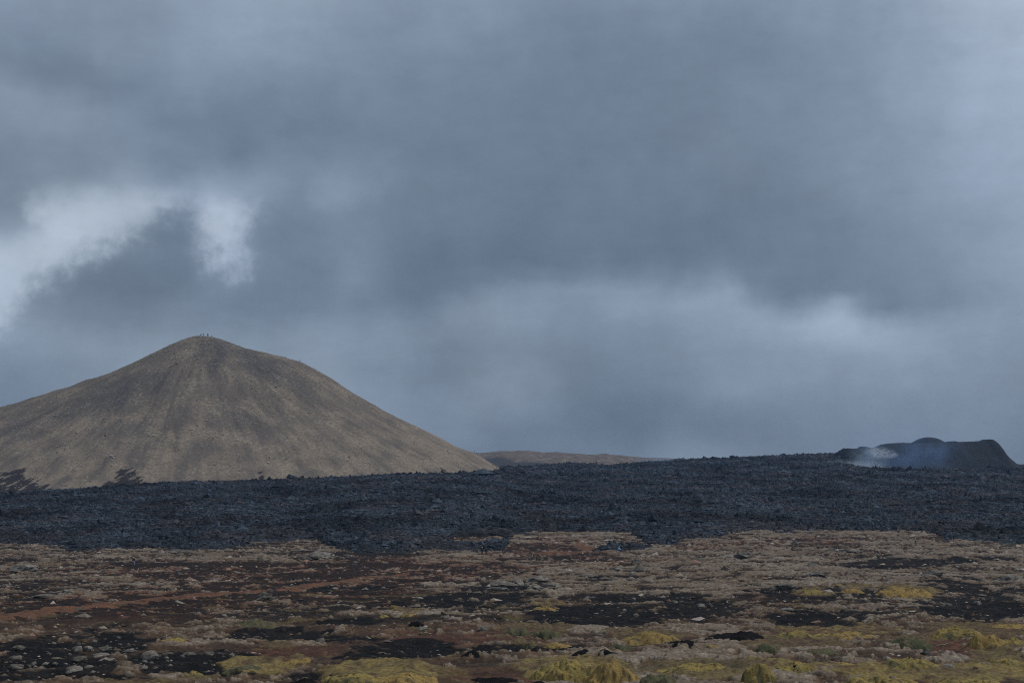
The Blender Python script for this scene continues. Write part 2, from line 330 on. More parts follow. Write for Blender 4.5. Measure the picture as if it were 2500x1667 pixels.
n1 = fbm(X / 5, Y / 4, 4, 51); n2 = fbm(X / 1.2, Y / 1.2, 3, 52); n3 = fbm(X / 22, Y / 14, 3, 53)
col = np.zeros(X.shape + (3,)) + np.array([0.052, 0.035, 0.025])
col = cmix(col, (0.108, 0.069, 0.044), sst(-0.3, 0.5, n1 + 0.5 * n2) * (0.35 + 0.65 * sst(1480, 1540, py)))
col = cmix(col, (0.118, 0.053, 0.034), rd * sst(-0.6, 0.35, n2 + 0.7 * n1 + 0.15) * 0.8)
col = cmix(col, (0.009, 0.0085, 0.0085), sst(-0.08, 0.30, -t + 0.25 * n2) * 0.88 * (1 - mo) * (1 - 0.5 * sst(1500, 1545, py)))
col = cmix(col, (0.0065, 0.0065, 0.0070), ch * sst(-0.75, -0.15, n2 + 0.25))
col = cmix(col, (0.125, 0.100, 0.045), sst(0.2, 0.55, fbm(X / 7, Y / 6, 3, 54) + 0.3 * n2) * 0.5 * (1 - ch) * (py > 1440))
lich = np.array([0.160, 0.138, 0.112]); lich2 = np.array([0.108, 0.086, 0.064])
sc = lich2 + (lich - lich2) * sst(-0.4, 0.5, n3 + 0.5 * n2)[..., None] 
col = col + (sc - col) * (pale * 0.85)[..., None]
col = col + (sc * (0.8 + 0.9 * cid[..., None]) - col) * (stone * 0.55)[..., None]
mcol = cmix(np.zeros(X.shape + (3,)) + np.array([0.168, 0.132, 0.052]), (0.074, 0.062, 0.036), np.clip(gr * 0.6 + sst(-0.2, 0.4, n1) * 0.7, 0, 1))
mcol = cmix(mcol, (0.060, 0.042, 0.028), sst(0.05, 0.45, n2 + 0.3 * n1) * 0.85)
col = col + (mcol - col) * (mo * 0.85 * sst(-0.25, 0.3, r2 + r5 * 0.7 + 0.45 * sst(1590, 1620, py)))[..., None]
Z = Z + near * 0.22 * mo * (0.5 + fbm(X / 1.3, Y / 1.1, 3, 61))
GROUND_MAT = mat_attr('heath_ground', spec=0.08, nscale=3.5, namp=0.6, bump=0.7, bdist=0.10, bscale=4)
obj('ground', mesh_np('ground', np.stack([X, Y, Z], -1).reshape(-1, 3), grid_faces(*X.shape), True, col.reshape(-1, 3)), GROUND_MAT, kind='structure')
del c1, c2, n1, n3

# ------------------------------------------------------------------ worn paths
def path(name, pts, wid, seed):
    P = [ground_at(a, b) for a, b in pts]; P = np.array(P); seg = np.concatenate([[0], np.cumsum(np.hypot(*np.diff(P, axis=0).T))])
    n = int(seg[-1] / 0.5); s = np.linspace(0, seg[-1], n); cx = np.interp(s, seg, P[:, 0]); cy = np.interp(s, seg, P[:, 1])
    k = np.ones(31) / 31; pad = lambda v: np.convolve(np.pad(v, 15, mode='edge'), k, 'valid'); cx = pad(cx); cy = pad(cy)
    tx = np.gradient(cx); ty = np.gradient(cy); l = np.hypot(tx, ty); nx = -ty / l; ny = tx / l
    w = np.interp(s, seg, wid); cy = cy + 1.2 * fbm(s / 11, 0 * s, 3, seed); m = 15; u = np.linspace(-1, 1, m)
    W = w[:, None] * (u[None, :] + 0.45 * u[None, :] * fbm(s[:, None] / 2.3 + 0 * u, np.sign(u)[None, :] * 7 + 0 * s[:, None], 4, seed + 3))
    X = cx[:, None] + nx[:, None] * W; Y = cy[:, None] + ny[:, None] * W
    Z = g_height(X, Y) + 0.30 - 0.46 * np.abs(u[None, :]) ** 2.5 + 0.04 * fbm(X / 0.6, Y / 0.6, 2, 9)
    c = cmix(np.zeros(X.shape + (3,)) + np.array([0.118, 0.058, 0.035]), (0.058, 0.038, 0.027), sst(-0.2, 0.4, fbm(X / 1.6, Y / 1.6, 4, seed + 9)))
    c = cmix(c, (0.07, 0.055, 0.045), sst(0.55, 1.0, np.abs(u)[None, :] + 0.3 * fbm(X / 1, Y / 1, 2, 3)) * 0.8)
    obj(name, mesh_np(name, np.stack([X, Y, Z], -1).reshape(-1, 3), grid_faces(*X.shape), True, c.reshape(-1, 3)), GROUND_MAT, kind='structure')
path('path', [(-300,1536),(-60,1513),(0,1506),(150,1490),(300,1473),(500,1452),(640,1444),(760,1428),(900,1411),(1010,1402)], [4,4,3.8,3.6,3.6,3.2,2.6,3.0,2.4,1.0], 71)
path('path', [(1240,1357),(1330,1351),(1420,1349),(1490,1347),(1425,1336),(1408,1322)], [3.0,3.2,2.6,4.5,4.5,2.0], 72)

# ------------------------------------------------------------------ lava field
EDGE = np.array([(-1500,1335),(0,1334),(100,1335),(170,1342),(260,1348),(330,1348),(400,1343),(470,1346),(540,1346),(600,1333),(650,1326),(700,1322),(780,1317),(800,1333),(835,1350),(870,1358),(1000,1359),(1100,1354),(1180,1351),
 (1235,1347),(1250,1306),(1300,1301),(1470,1300),(1540,1308),(1580,1335),(1640,1333),(1680,1321),(1800,1306),(1860,1302),(2000,1301),(2200,1300),(2262,1303),(2280,1312),(2310,1321),(2400,1326),(2500,1331),(4000,1335)], float)
TOP = np.array([(-1500,1215,700),(0,1206,700),(130,1201,710),(400,1177,735),(700,1171,740),(1000,1153,800),(1214,1141,900),(1300,1138,1080),(1360,1132,1120),(1400,1131,1150),(1500,1137,1130),(1546,1129,1200),(1700,1121,1250),(1800,1117,1250),
 (1900,1112,1240),(2000,1108,1220),(2050,1106,1170),(2085,1135,1060),(2120,1144,1010),(2200,1146,1000),(2350,1146,1000),(2430,1142,1040),(2480,1135,1150),(2600,1133,1200),(4000,1128,1200)], float)
TONGUES_HEATH = [(1170,1323,75,11,2)]
TONGUES_LAVA = [(1525,1341,72,6,2)]
_g = np.arange(-1500, 4001, 5.0); _k = np.hanning(25); _k /= _k.sum()
def _sm(v): return np.convolve(np.pad(v, 12, mode='edge'), _k, 'valid')
_EY = _sm(_sm(np.interp(_g, EDGE[:, 0], EDGE[:, 1]))); _TY = np.interp(_g, TOP[:, 0], TOP[:, 1]); _TY = 0.5 * _TY + 0.5 * _sm(_TY); _TY = _TY + 2.2; _TD = _sm(np.interp(_g, TOP[:, 0], TOP[:, 2]))
def lava_height(X, Y):
    px = 1250 + F * X / Y
    yf = proj(0 * Y, Y, 0 * Y)[1]
    jx = px + 14 * fbm(X / 14, Y / 40, 3, 81)
    e = np.interp(jx, EDGE[:, 0], EDGE[:, 1]) + 2.0 * fbm(X / 12, Y / 60, 3, 82)
    m = e - yf                                       # pixels behind the edge
    for (a, b, c, d, r) in TONGUES_HEATH: m = np.minimum(m, 18 * (0.5 - ell(jx, yf, a, b, c, d, r, 0.5)))
    for (a, b, c, d, r) in TONGUES_LAVA: m = np.maximum(m, 14 * (ell(jx, yf, a, b, c, d, r, 0.5) - 0.5))
    De = ground_D(np.interp(px, _g, _EY))
    Dt = np.interp(px, _g, _TD); zt = CZ + ray(px, np.interp(px, _g, _TY))[1] * Dt
    t = np.clip((Y - De) / np.maximum(Dt - De, 50), 0, 1)
    z = 0.2 + (zt - 0.2) * (0.35 * t + 0.65 * t ** 1.6) - 0.022 * np.maximum(Y - Dt, 0)
    amp = np.clip(m / 9, 0, 1)
    z = z + 0.9 * sst(-1, 9, m) - 0.2
    far = 1 - 0.2 * sst(700, 1200, Y)
    rl = 1.1 * ridged(X / 34, Y / 26, 3, 83) + 1.25 * ridged(X / 10, Y / 9, 3, 84) + 0.85 * ridged(X / 3.8, Y / 4.0, 2, 85) + 0.22 * fbm(X / 1.3, Y / 1.3, 2, 86)
    z = z + far * rl * (0.12 + 0.88 * sst(0, 45, m))
    z = np.where(m < -1.5, -4.0, z)
    return z, m, rl
tl = uneven([(-1.2, -0.5, 60), (-0.5, 0.5, 1550), (0.5, 1.2, 60)])
rl_ = uneven([(325, 420, 170), (420, 700, 330), (700, 1000, 270), (1000, 1330, 200), (1330, 2600, 30)])
T, Y = np.meshgrid(tl, rl_); X = T * Y
Z, m, rl = lava_height(X, Y)
px = 1250 + F * X / Y; py = proj(X, Y, Z)[1]
n = fbm(X / 18, Y / 30, 4, 87); n2 = fbm(X / 2.4, Y / 3, 3, 88); n3 = fbm(X / 90, Y / 70, 3, 89)
crest = fbm(X / 5, Y / 7, 4, 91); band = fbm(X / 30, Y / 45, 4, 92); nearf = 1 - sst(4, 55, m)
col = np.zeros(X.shape + (3,)) + np.array([0.0090, 0.0105, 0.0130])
col = cmix(col, (0.0150, 0.0115, 0.0120), sst(0.0, 0.5, n + 0.6 * n3) * 0.8)
col = cmix(col, (0.030, 0.034, 0.041), sst(0.12, 0.55, 0.9 * crest + 0.5 * band + 0.22 * nearf) * 0.7)
col = cmix(col, (0.0030, 0.0035, 0.0045), sst(0.02, 0.40, -0.9 * crest - 0.4 * n2 - 0.25 * band) * 0.9)
pale = np.zeros(X.shape)
jy = 4 * fbm(X / 8, Y / 12, 3, 90)
for (a, b, c, d, r) in [(2050,1131,48,5,-14),(2085,1141,60,4,-4),(1969,1191,6,2.5,20),(2383,1193,4,4,-40),(1200,1190,45,9,5),(2242,1297,14,2.5,-25)]:
    pale = np.maximum(pale, ell(px, py + jy, a, b, c, d, r, 0.5) * (0.35 if a == 1200 else 1))
col = cmix(col, (0.16, 0.175, 0.18), pale * sst(-0.15, 0.4, n2) * 0.8)
LAVA_MAT = mat_attr('fresh_lava', rough=0.8, spec=0.15, nscale=0.7, namp=0.7, bump=0.9, bdist=0.5, bscale=1.6)
ff = grid_faces(*X.shape); keep = (Z.reshape(-1)[ff] > -3.9).any(1)
def compact(V, ff, *attrs):
    used = np.zeros(len(V), bool); used[ff.ravel()] = True; idx = np.cumsum(used) - 1
    return (V[used], idx[ff]) + tuple(a[used] for a in attrs)
V, ff, cc = compact(np.stack([X, Y, Z], -1).reshape(-1, 3), ff[keep], col.reshape(-1, 3))
obj('lava_field', mesh_np('lava_field', V, ff, True, cc), LAVA_MAT, kind='structure')

# ------------------------------------------------------------------ volcanic hill
SIL = np.array([(-900,1200),(-500,1125),(-200,1055),(0,1003),(74,980),(185,950),(220,933),(268,919),(322,895),(387,860),(423,840),(465,824),(489,819),(518,822),(551,832),(602,851),(655,863),(689,871),(737,886),(767,902),(806,924),(868,965),
 (934,1003),(1002,1036),(1047,1057),(1106,1087),(1157,1106),(1184,1123),(1214,1141),(1300,1190),(1400,1240)], float)
HD = 900.0
sx, _, sz = at(SIL[:, 0], SIL[:, 1], HD); HX = float(np.interp(489, SIL[:, 0], sx)); HZ = float(sz.max())
def hill_height(X, Y):
    u = X - HX; v = Y - HD; r = np.hypot(u, v) + 1e-6; c = u / r
    zr = np.interp(r, sx[12:] - HX, sz[12:]); zl = np.interp(r, (HX - sx[:13])[::-1], sz[:13][::-1])
    zf = np.interp(r, [0, 8, 20, 40, 100, 160, 210, 300], [HZ, HZ - 1.5, HZ - 7, HZ - 17, HZ - 51, HZ - 83, HZ - 106, HZ - 140])
    wr = np.maximum(c, 0) ** 2.4; wl = np.maximum(-c, 0) ** 2.4; z = zr * wr + zl * wl + zf * (1 - wr - wl)
    a = np.arctan2(v, u); k = sst(15, 90, r)
    z = z + k * (2.1 * fbm(a * 7 + 0.5 * fbm(X / 40, Y / 40, 2, 5), r / 50, 4, 101) + 0.4 * fbm(a * 30 + 0.8 * fbm(X / 25, Y / 25, 2, 6), r / 30, 3, 102)) + 0.45 * fbm(X / 7, Y / 7, 4, 103) + 0.18 * fbm(X / 1.8, Y / 1.8, 2, 104)
    return z, a, r
xs = uneven([(-760, -400, 120), (-400, -5, 560), (-5, 40, 30)]); ys = uneven([(640, 905, 400), (905, 1150, 80)])
X, Y = np.meshgrid(xs, ys); Z, a, r = hill_height(X, Y)
px, py = proj(X, Y, Z)
st = fbm(a * 26, r / 45, 4, 110); s2 = fbm(a * 11 + 0.4 * fbm(X / 30, Y / 30, 2, 2), r / 70, 4, 111); n = fbm(X / 16, Y / 16, 4, 112); n2 = fbm(X / 1.5, Y / 1.5, 3, 113)
col = np.zeros(X.shape + (3,)) + np.array([0.122, 0.107, 0.091])
col = cmix(col, (0.170, 0.144, 0.115), sst(-0.1, 0.55, 0.55 * st + 0.8 * n + 0.35 * sst(950, 1150, py)))
col = cmix(col, (0.082, 0.076, 0.071), sst(-0.05, 0.5, -0.6 * s2 - 0.35 * n - 0.7 * st) * 0.5)
jx = 26 * fbm(X / 22, Y / 22, 3, 114); jy = 16 * fbm(X / 18, Y / 18, 4, 115)
ash = np.zeros(X.shape)
for (ex, ey, rx, ry, ro, k) in [(527,868,20,40,-12,1.0),(492,848,16,22,0,0.8),(515,900,12,40,10,0.6),(300,960,110,38,18,0.75),(150,1010,150,26,20,0.55),(20,1050,90,24,20,0.5),(640,890,120,22,-30,0.8),(700,930,95,22,-36,0.6),(390,935,18,30,0,0.7),(560,1110,50,60,0,0.25),(320,1060,70,50,20,0.3),(580,1000,60,60,0,0.2),(620,1050,60,50,-30,0.25)]:
    ash = np.maximum(ash, k * ell(px + jx * 1.4, py + jy * 1.6, ex, ey, rx, ry, ro, 0.8))
ash = ash * sst(-0.6, 0.12, 0.25 * n2 + 0.6 * fbm(a * 40, r / 25, 3, 119) + 0.4 * fbm(X / 6, Y / 6, 3, 120) + 0.25)
col = cmix(col, (0.058, 0.058, 0.062), ash * 0.9)
col = cmix(col, (0.28, 0.25, 0.205), sst(0.12, 0.6, n2 + 0.45 * n) * 0.55)
col = cmix(col, (0.060, 0.053, 0.047), sst(0.15, 0.6, -n2 + 0.1 * n) * 0.5)
burn = np.zeros(X.shape); jx = 24 * fbm(X / 7, Y / 9, 4, 116); jy = 18 * fbm(X / 6, Y / 8, 4, 117)
for (ex, ey, rx, ry, ro) in [(28,1172,34,20,0),(0,1190,70,22,0),(70,1185,34,14,-20),(110,1197,40,14,-10),(310,1172,26,22,0),(285,1185,30,10,10),(638,1166,6,9,0),(10,1205,140,14,0),(345,1182,20,8,0),(1085,1147,10,3,-30)]:
    burn = np.maximum(burn, ell(px + jx * rx / 30, py + jy * min(1, ry / 14), ex, ey, rx, ry, ro, 0.7))
bn = fbm((X - 0.6 * Y) / 3.0, (Y + 0.6 * X) / 9.0, 4, 118); burn = sst(0.40, 0.55, burn + 1.7 * bn * (burn > 0.02))
col = cmix(col, (0.020, 0.019, 0.022), burn * 0.93)
HILL_MAT = mat_attr('hill_scree', spec=0.1, nscale=1.3, namp=0.35, bump=0.35, bdist=0.2, bscale=1.4, detail=5)
obj('hill', mesh_np('hill', np.stack([X, Y, Z], -1).reshape(-1, 3), grid_faces(*X.shape), True, col.reshape(-1, 3)), HILL_MAT, kind='structure')

# ------------------------------------------------------------------ far heath ridge behind the lava
RID = np.array([(700,1112),(1000,1108),(1100,1106),(1160,1105),(1185,1105),(1219,1101),(1258,1101),(1270,1099),(1290,1100),(1305,1102),(1326,1104),(1340,1104),(1359,1103),(1386,1106),(1412,1107),(1440,1109.5),(1457,1109),(1470,1107.5),(1484,1107),(1487,1110),(1517,1111),(1546,1115),(1576,1117),(1612,1117),(1640,1119),(1695,1121),(1760,1123),(1900,1127),(2400,1140)], float)
RD = 1950.0
X, Y = np.meshgrid(np.linspace(-330, 330, 420), uneven([(1250, 1960, 150), (1960, 2600, 20)]))
px = 1250 + F * X / Y
zr = CZ + ray(px, np.interp(px, RID[:, 0], RID[:, 1]))[1] * RD
t = (Y - 1250) / (RD - 1250)
Z = np.where(t < 1, 10 + (zr - 10) * np.clip(t, 0, 1) ** 0.75, zr - (t - 1) * 20) + (0.9 * ridged(X / 30, Y / 24, 3, 121) + 0.5 * fbm(X / 8, Y / 8, 2, 122)) * (0.35 + 0.65 * (t < 0.93))
n = fbm(X / 40, Y / 60, 4, 123); n2 = fbm(X / 9, Y / 20, 3, 124); py = proj(X, Y, Z)[1]
col = np.zeros(X.shape + (3,)) + np.array([0.088, 0.070, 0.060])
col = cmix(col, (0.145, 0.118, 0.090), sst(0.0, 0.4, n2 + 0.3 * n))
col = cmix(col, (0.05, 0.047, 0.047), sst(0.0, 0.4, -n2 + 0.4 * n) * 0.8)
drk = np.maximum(ell(px, py, 1215, 1130, 45, 15, 0), ell(px + 12 * n, py, 1290, 1133, 55, 6, 0))
col = cmix(col, (0.024, 0.024, 0.027), drk * sst(-0.5, 0.0, n2 + 0.25))
obj('far_ridge', mesh_np('far_ridge', np.stack([X, Y, Z], -1).reshape(-1, 3), grid_faces(*X.shape), True, col.reshape(-1, 3)), mat_attr('far_heath', nscale=0.15, namp=0.35, bump=0.3, bdist=0.5, bscale=0.3), kind='structure')

# ------------------------------------------------------------------ crater
CR = np.array([(1990,1150),(2030,1128),(2043,1112),(2053,1102),(2063,1097),(2076,1098),(2090,1098),(2099,1096),(2104,1092),(2114,1093),(2120,1096),(2137,1093),(2155,1085),(2176,1082),(2201,1081),(2227,1082.5),(2260,1083),(2293,1082),(2306,1080),(2323,1077),(2339,1079),(2369,1078),(2397,1076.5),(2402,1074),(2408,1072.6),(2416,1073),(2420,1076),(2424,1081),(2429,1094),(2438,1106),(2448,1119),(2465,1133),(2490,1150)], float)
CD = 1110.0
X, Y = np.meshgrid(uneven([(225, 400, 520)]), uneven([(1040, 1125, 190), (1125, 1240, 70)]))
px = 1250 + F * X / CD
zt = CZ + ray(px, np.interp(px, CR[:, 0], CR[:, 1]))[1] * CD
zb = 12.0
v = Y - CD + 1.5 * fbm(X / 22, Y / 60, 3, 131)
zt = np.maximum(zt, zb)
fr = np.clip((v + 62) / 58, 0, 1); bk = np.clip(1 - (v - 10) / 75, 0, 1)
shape = np.where(v < 0, 0.18 * fr + 0.82 * sst(0, 1, fr) ** 0.9, 1.0) * np.where(v > 10, 0.35 + 0.65 * bk, 1.0)
Z = zb + (zt - zb) * shape
# the rounded spatter dome stands on the far rim
dx_, _, dz_ = at(2267, 1067, 1150.0)
Z = np.maximum(Z, dz_ - (((X - dx_) / 13.6) ** 2 + ((Y - 1150) / 17.0) ** 2) * 4.9)
rough_l = 1 - sst(2080, 2170, px)
Z = Z + (0.45 + 2.2 * rough_l) * shape * (0.5 * ridged(X / 5, Y / 5, 4, 132)) + 0.18 * fbm(X / 3, Y / 5, 3, 133) + 0.5 * fbm(X / 15, Y / 20, 3, 134) * (v < -6)
py = proj(X, Y, Z)[1]; n = fbm(X / 12, Y / 12, 4, 135); n2 = fbm(X / 2.5, Y / 2.5, 3, 136)
col = np.zeros(X.shape + (3,)) + np.array([0.0115, 0.0150, 0.0195])
col = cmix(col, (0.017, 0.020, 0.024), sst(0, 0.5, n + 0.3 * n2))
pale = np.maximum(ell(px + 14 * n, py + 8 * n2, 2128, 1106, 26, 12, 5, 0.45), ell(px, py + 5 * n2, 2150, 1112, 16, 5, 10, 0.4))
col = cmix(col, (0.22, 0.23, 0.23), pale * sst(-0.6, 0.5, n2 + 0.1) * 0.9)
ff = grid_faces(*X.shape); keep = (Z.reshape(-1)[ff] > zb + 0.6).any(1)
V, ff, cc = compact(np.stack([X, Y, Z], -1).reshape(-1, 3), ff[keep], col.reshape(-1, 3))
obj('crater', mesh_np('crater', V, ff, True, cc), mat_attr('crater_spatter', rough=0.8, spec=0.1, nscale=0.6, namp=0.3, bump=0.35, bdist=0.2, bscale=1.0), kind='structure')

# ------------------------------------------------------------------ loose stones, as masses
def ico():
    t = (1 + 5 ** 0.5) / 2
    v = np.array([(-1,t,0),(1,t,0),(-1,-t,0),(1,-t,0),(0,-1,t),(0,1,t),(0,-1,-t),(0,1,-t),(t,0,-1),(t,0,1),(-t,0,-1),(-t,0,1)], float); v /= np.linalg.norm(v[0])
    f = np.array([(0,11,5),(0,5,1),(0,1,7),(0,7,10),(0,10,11),(1,5,9),(5,11,4),(11,10,2),(10,7,6),(7,1,8),(3,9,4),(3,4,2),(3,2,6),(3,6,8),(3,8,9),(4,9,5),(2,4,11),(6,2,10),(8,6,7),(9,8,1)])
    return v, f
IV, IF = ico()
def subdiv(v, f):
    e = {}; v = list(map(tuple, v)); out = []
    def mid(a, b):
        k = (min(a, b), max(a, b))
        if k not in e:
            p = (np.array(v[a]) + np.array(v[b])) / 2; p /= np.linalg.norm(p); e[k] = len(v); v.append(tuple(p))
        return e[k]
    for a, b, c in f:
        x, y, z = mid(a, b), mid(b, c), mid(c, a); out += [(a, x, z), (b, y, x), (c, z, y), (x, y, z)]
    return np.array(v), np.array(out)
rng = np.random.default_rng(5)
OV = np.array([(1,0,0),(-1,0,0),(0,1,0),(0,-1,0),(0,0,1),(0,0,-1)], float); OF = np.array([(0,2,4),(2,1,4),(1,3,4),(3,0,4),(2,0,5),(1,2,5),(3,1,5),(0,3,5)])
def stone_mass(name, P, size, colr, mat, flat=0.6, wide=1.3, simple=False):
    IV, IF = (OV, OF) if simple else (globals()['IV'], globals()['IF'])
    n = len(P); sc = np.stack([rng.uniform(0.7, wide, n), rng.uniform(0.7, 1.3, n), rng.uniform(0.3, 0.75, n) * flat / 0.6], -1) * size[:, None]
    J = rng.uniform(0.65, 1.3, (n, len(IV), 1)); P = P.copy(); a = rng.uniform(0, 6.283, n) if wide < 1.5 else rng.uniform(-0.5, 0.5, n); ca, sa = np.cos(a)[:, None], np.sin(a)[:, None]
    BV = IV[None] + (rng.uniform(-0.35, 0.35, (n, len(IV), 3)) if simple else 0)
    V = BV * J * sc[:, None, :]; x = V[..., 0] * ca - V[..., 1] * sa; y = V[..., 0] * sa + V[..., 1] * ca
    V = np.stack([x, y, V[..., 2]], -1) + P[:, None, :]
    Fc = (IF[None] + (np.arange(n) * len(IV))[:, None, None]).reshape(-1, 3)
    cc = np.repeat(colr, len(IV), 0)
    return obj(name, mesh_np(name, V.reshape(-1, 3), Fc, False, cc), mat, kind='stuff')
N = 460000
D = np.exp(rng.uniform(math.log(84), math.log(430), N)); X = rng.uniform(-0.47, 0.47, N) * D
px, py, ch, mo, gr, rd = ground_masks(X, D)
zone = fbm(X / 16, D / 11, 4, 41) + 0.30 * sst(1100, 1700, px) + 0.04 + 0.3 * fbm(X / 4, D / 3, 3, 44)
dens = sst(-0.2, 0.45, zone) * (1 - 0.92 * ch * (py < 1540) - 0.82 * ch * (py >= 1540)) * (1 - 0.72 * rd) * (1 - 0.93 * mo)
dens = dens * np.where((py > 1540) & (px < 560), 1.0, 1.0)
okk = rng.uniform(0, 1, N) < (0.12 + dens * 0.65) * (1 - 0.72 * ch) * (1 - 0.85 * mo)
lm = lava_height(X, np.maximum(D, 200))[1]; okk &= (lm < -1) | (D < 330)
X, D, ch, px, py, rd = X[okk], D[okk], ch[okk], px[okk], py[okk], rd[okk]; n = len(X)
size = D * 0.00064 * (0.35 + rng.gamma(1.2, 0.6, n))
colr = np.array([0.118, 0.104, 0.088])[None] * np.clip(np.exp(rng.normal(0.05, 0.65, n)), 0.15, 2.6)[:, None] * rng.uniform(0.94, 1.06, (n, 3))
w = (rng.uniform(0, 1, n) < 0.3)[:, None]; colr = np.where(w, colr * np.array([0.75, 0.55, 0.46]), colr)
STONE_MAT = mat_attr('lichen_stone', spec=0.1, nscale=9, namp=0.45, bump=0.4, bdist=0.03, bscale=12)
stone_mass('loose_stones', np.stack([X, D, g_height(X, D) + size * 0.12], -1), size, colr, STONE_MAT, 0.6, 2.0, True)
# broken lava blocks over the flow
N = 400000
D = 325 + (1290 - 325) * rng.uniform(0, 1, N) ** 1.05; X = rng.uniform(-0.47, 0.47, N) * D
z, m, rl = lava_height(X, D); Dt_ = np.interp(1250 + F * X / D, _g, _TD)
cl = fbm(X / 7, D / 10, 4, 151); okk = (m > 1.0) & (D < Dt_ + 60) & (rng.uniform(0, 1, N) < 0.45 + 0.5 * sst(-0.3, 0.3, cl))
X, D, z, m = X[okk], D[okk], z[okk], m[okk]; n = len(X)
size = (0.22 + D * 0.00030) * (0.30 + rng.gamma(1.1, 0.55, n))
tone = np.exp(rng.normal(0, 0.55, n)) * np.clip(1 + 2.3 * fbm(X / 42, D / 60, 5, 152) + 0.9 * fbm(X / 9, D / 14, 3, 154), 0.22, 3) * (1 + 0.8 * (1 - sst(4, 50, m)))
colr = np.array([0.0116, 0.0156, 0.0205])[None] * np.clip(tone, 0.12, 4.0)[:, None]
w = (fbm(X / 30, D / 50, 3, 153) > 0.12)[:, None]; colr = np.where(w, colr * np.array([1.25, 0.90, 0.80]), colr)
stone_mass('lava_rubble', np.stack([X, D, z + size * 0.12], -1), size, colr, LAVA_MAT, 0.85, 2.0, True)
# scree on the hill
N = 60000
X = rng.uniform(-400, -10, N); Y = rng.uniform(690, 900, N); Z, a, r = hill_height(X, Y); px, py = proj(X, Y, Z)
cl = fbm(X / 14, Y / 14, 4, 141) + 0.5 * fbm(a * 14, r / 50, 3, 142)
top = 0.5 * ell(px, py, 470, 870, 110, 50, 0, 0.5) + 0.35 * ell(px, py, 640, 960, 60, 70, 0, 0.6) + 0.3 * ell(px, py, 300, 1050, 200, 60, 15, 0.6)
okk = rng.uniform(0, 1, N) < (0.04 + sst(0.0, 0.55, cl + top)) * 0.5
X, Y, Z = X[okk], Y[okk], Z[okk]; n = len(X); size = 0.12 + rng.gamma(1.2, 0.10, n)
colr = np.array([0.33, 0.30, 0.25])[None] * rng.uniform(0.4, 1.3, (n, 1)) * np.ones((n, 3))
stone_mass('scree_stones', np.stack([X, Y, Z + 0.1], -1), size, colr, STONE_MAT)

# ------------------------------------------------------------------ moss and charred mounds, each a thing
def nse3(p, s, o=4):
    return (fbm(p[..., 0] / s + 3.1, p[..., 1] / s + p[..., 2] / s * 0.7, o, 7) + fbm(p[..., 1] / s - 8.0, p[..., 2] / s * 1.3 + 4, o, 8) + fbm(p[..., 2] / s + 1.0, p[..., 0] / s, o, 9)) / 1.6
MOSS_Y = dict(a=(0.215, 0.168, 0.060), b=(0.080, 0.076, 0.042), d=(0.040, 0.030, 0.018))
MOSS_G = dict(a=(0.088, 0.084, 0.050), b=(0.050, 0.058, 0.032), d=(0.045, 0.036, 0.026))
MOSS_O = dict(a=(0.232, 0.166, 0.060), b=(0.095, 0.078, 0.042), d=(0.075, 0.048, 0.028))
MOSS_B = dict(a=(0.115, 0.080, 0.050), b=(0.085, 0.075, 0.045), d=(0.045, 0.034, 0.026))
ROCKY = dict(a=(0.165, 0.150, 0.130), b=(0.115, 0.100, 0.085), d=(0.040, 0.034, 0.029))
CHARD = dict(a=(0.0080, 0.0080, 0.0085), b=(0.0055, 0.0055, 0.0060), d=(0.016, 0.013, 0.012))
MOSS_MAT = mat_attr('moss', spec=0.05, nscale=9, namp=0.4, bump=0.8, bdist=0.05, bscale=16)
CHAR_MAT = mat_attr('charred_moss', spec=0.05, nscale=12, namp=0.4, bump=0.8, bdist=0.05, bscale=14)
blades = []
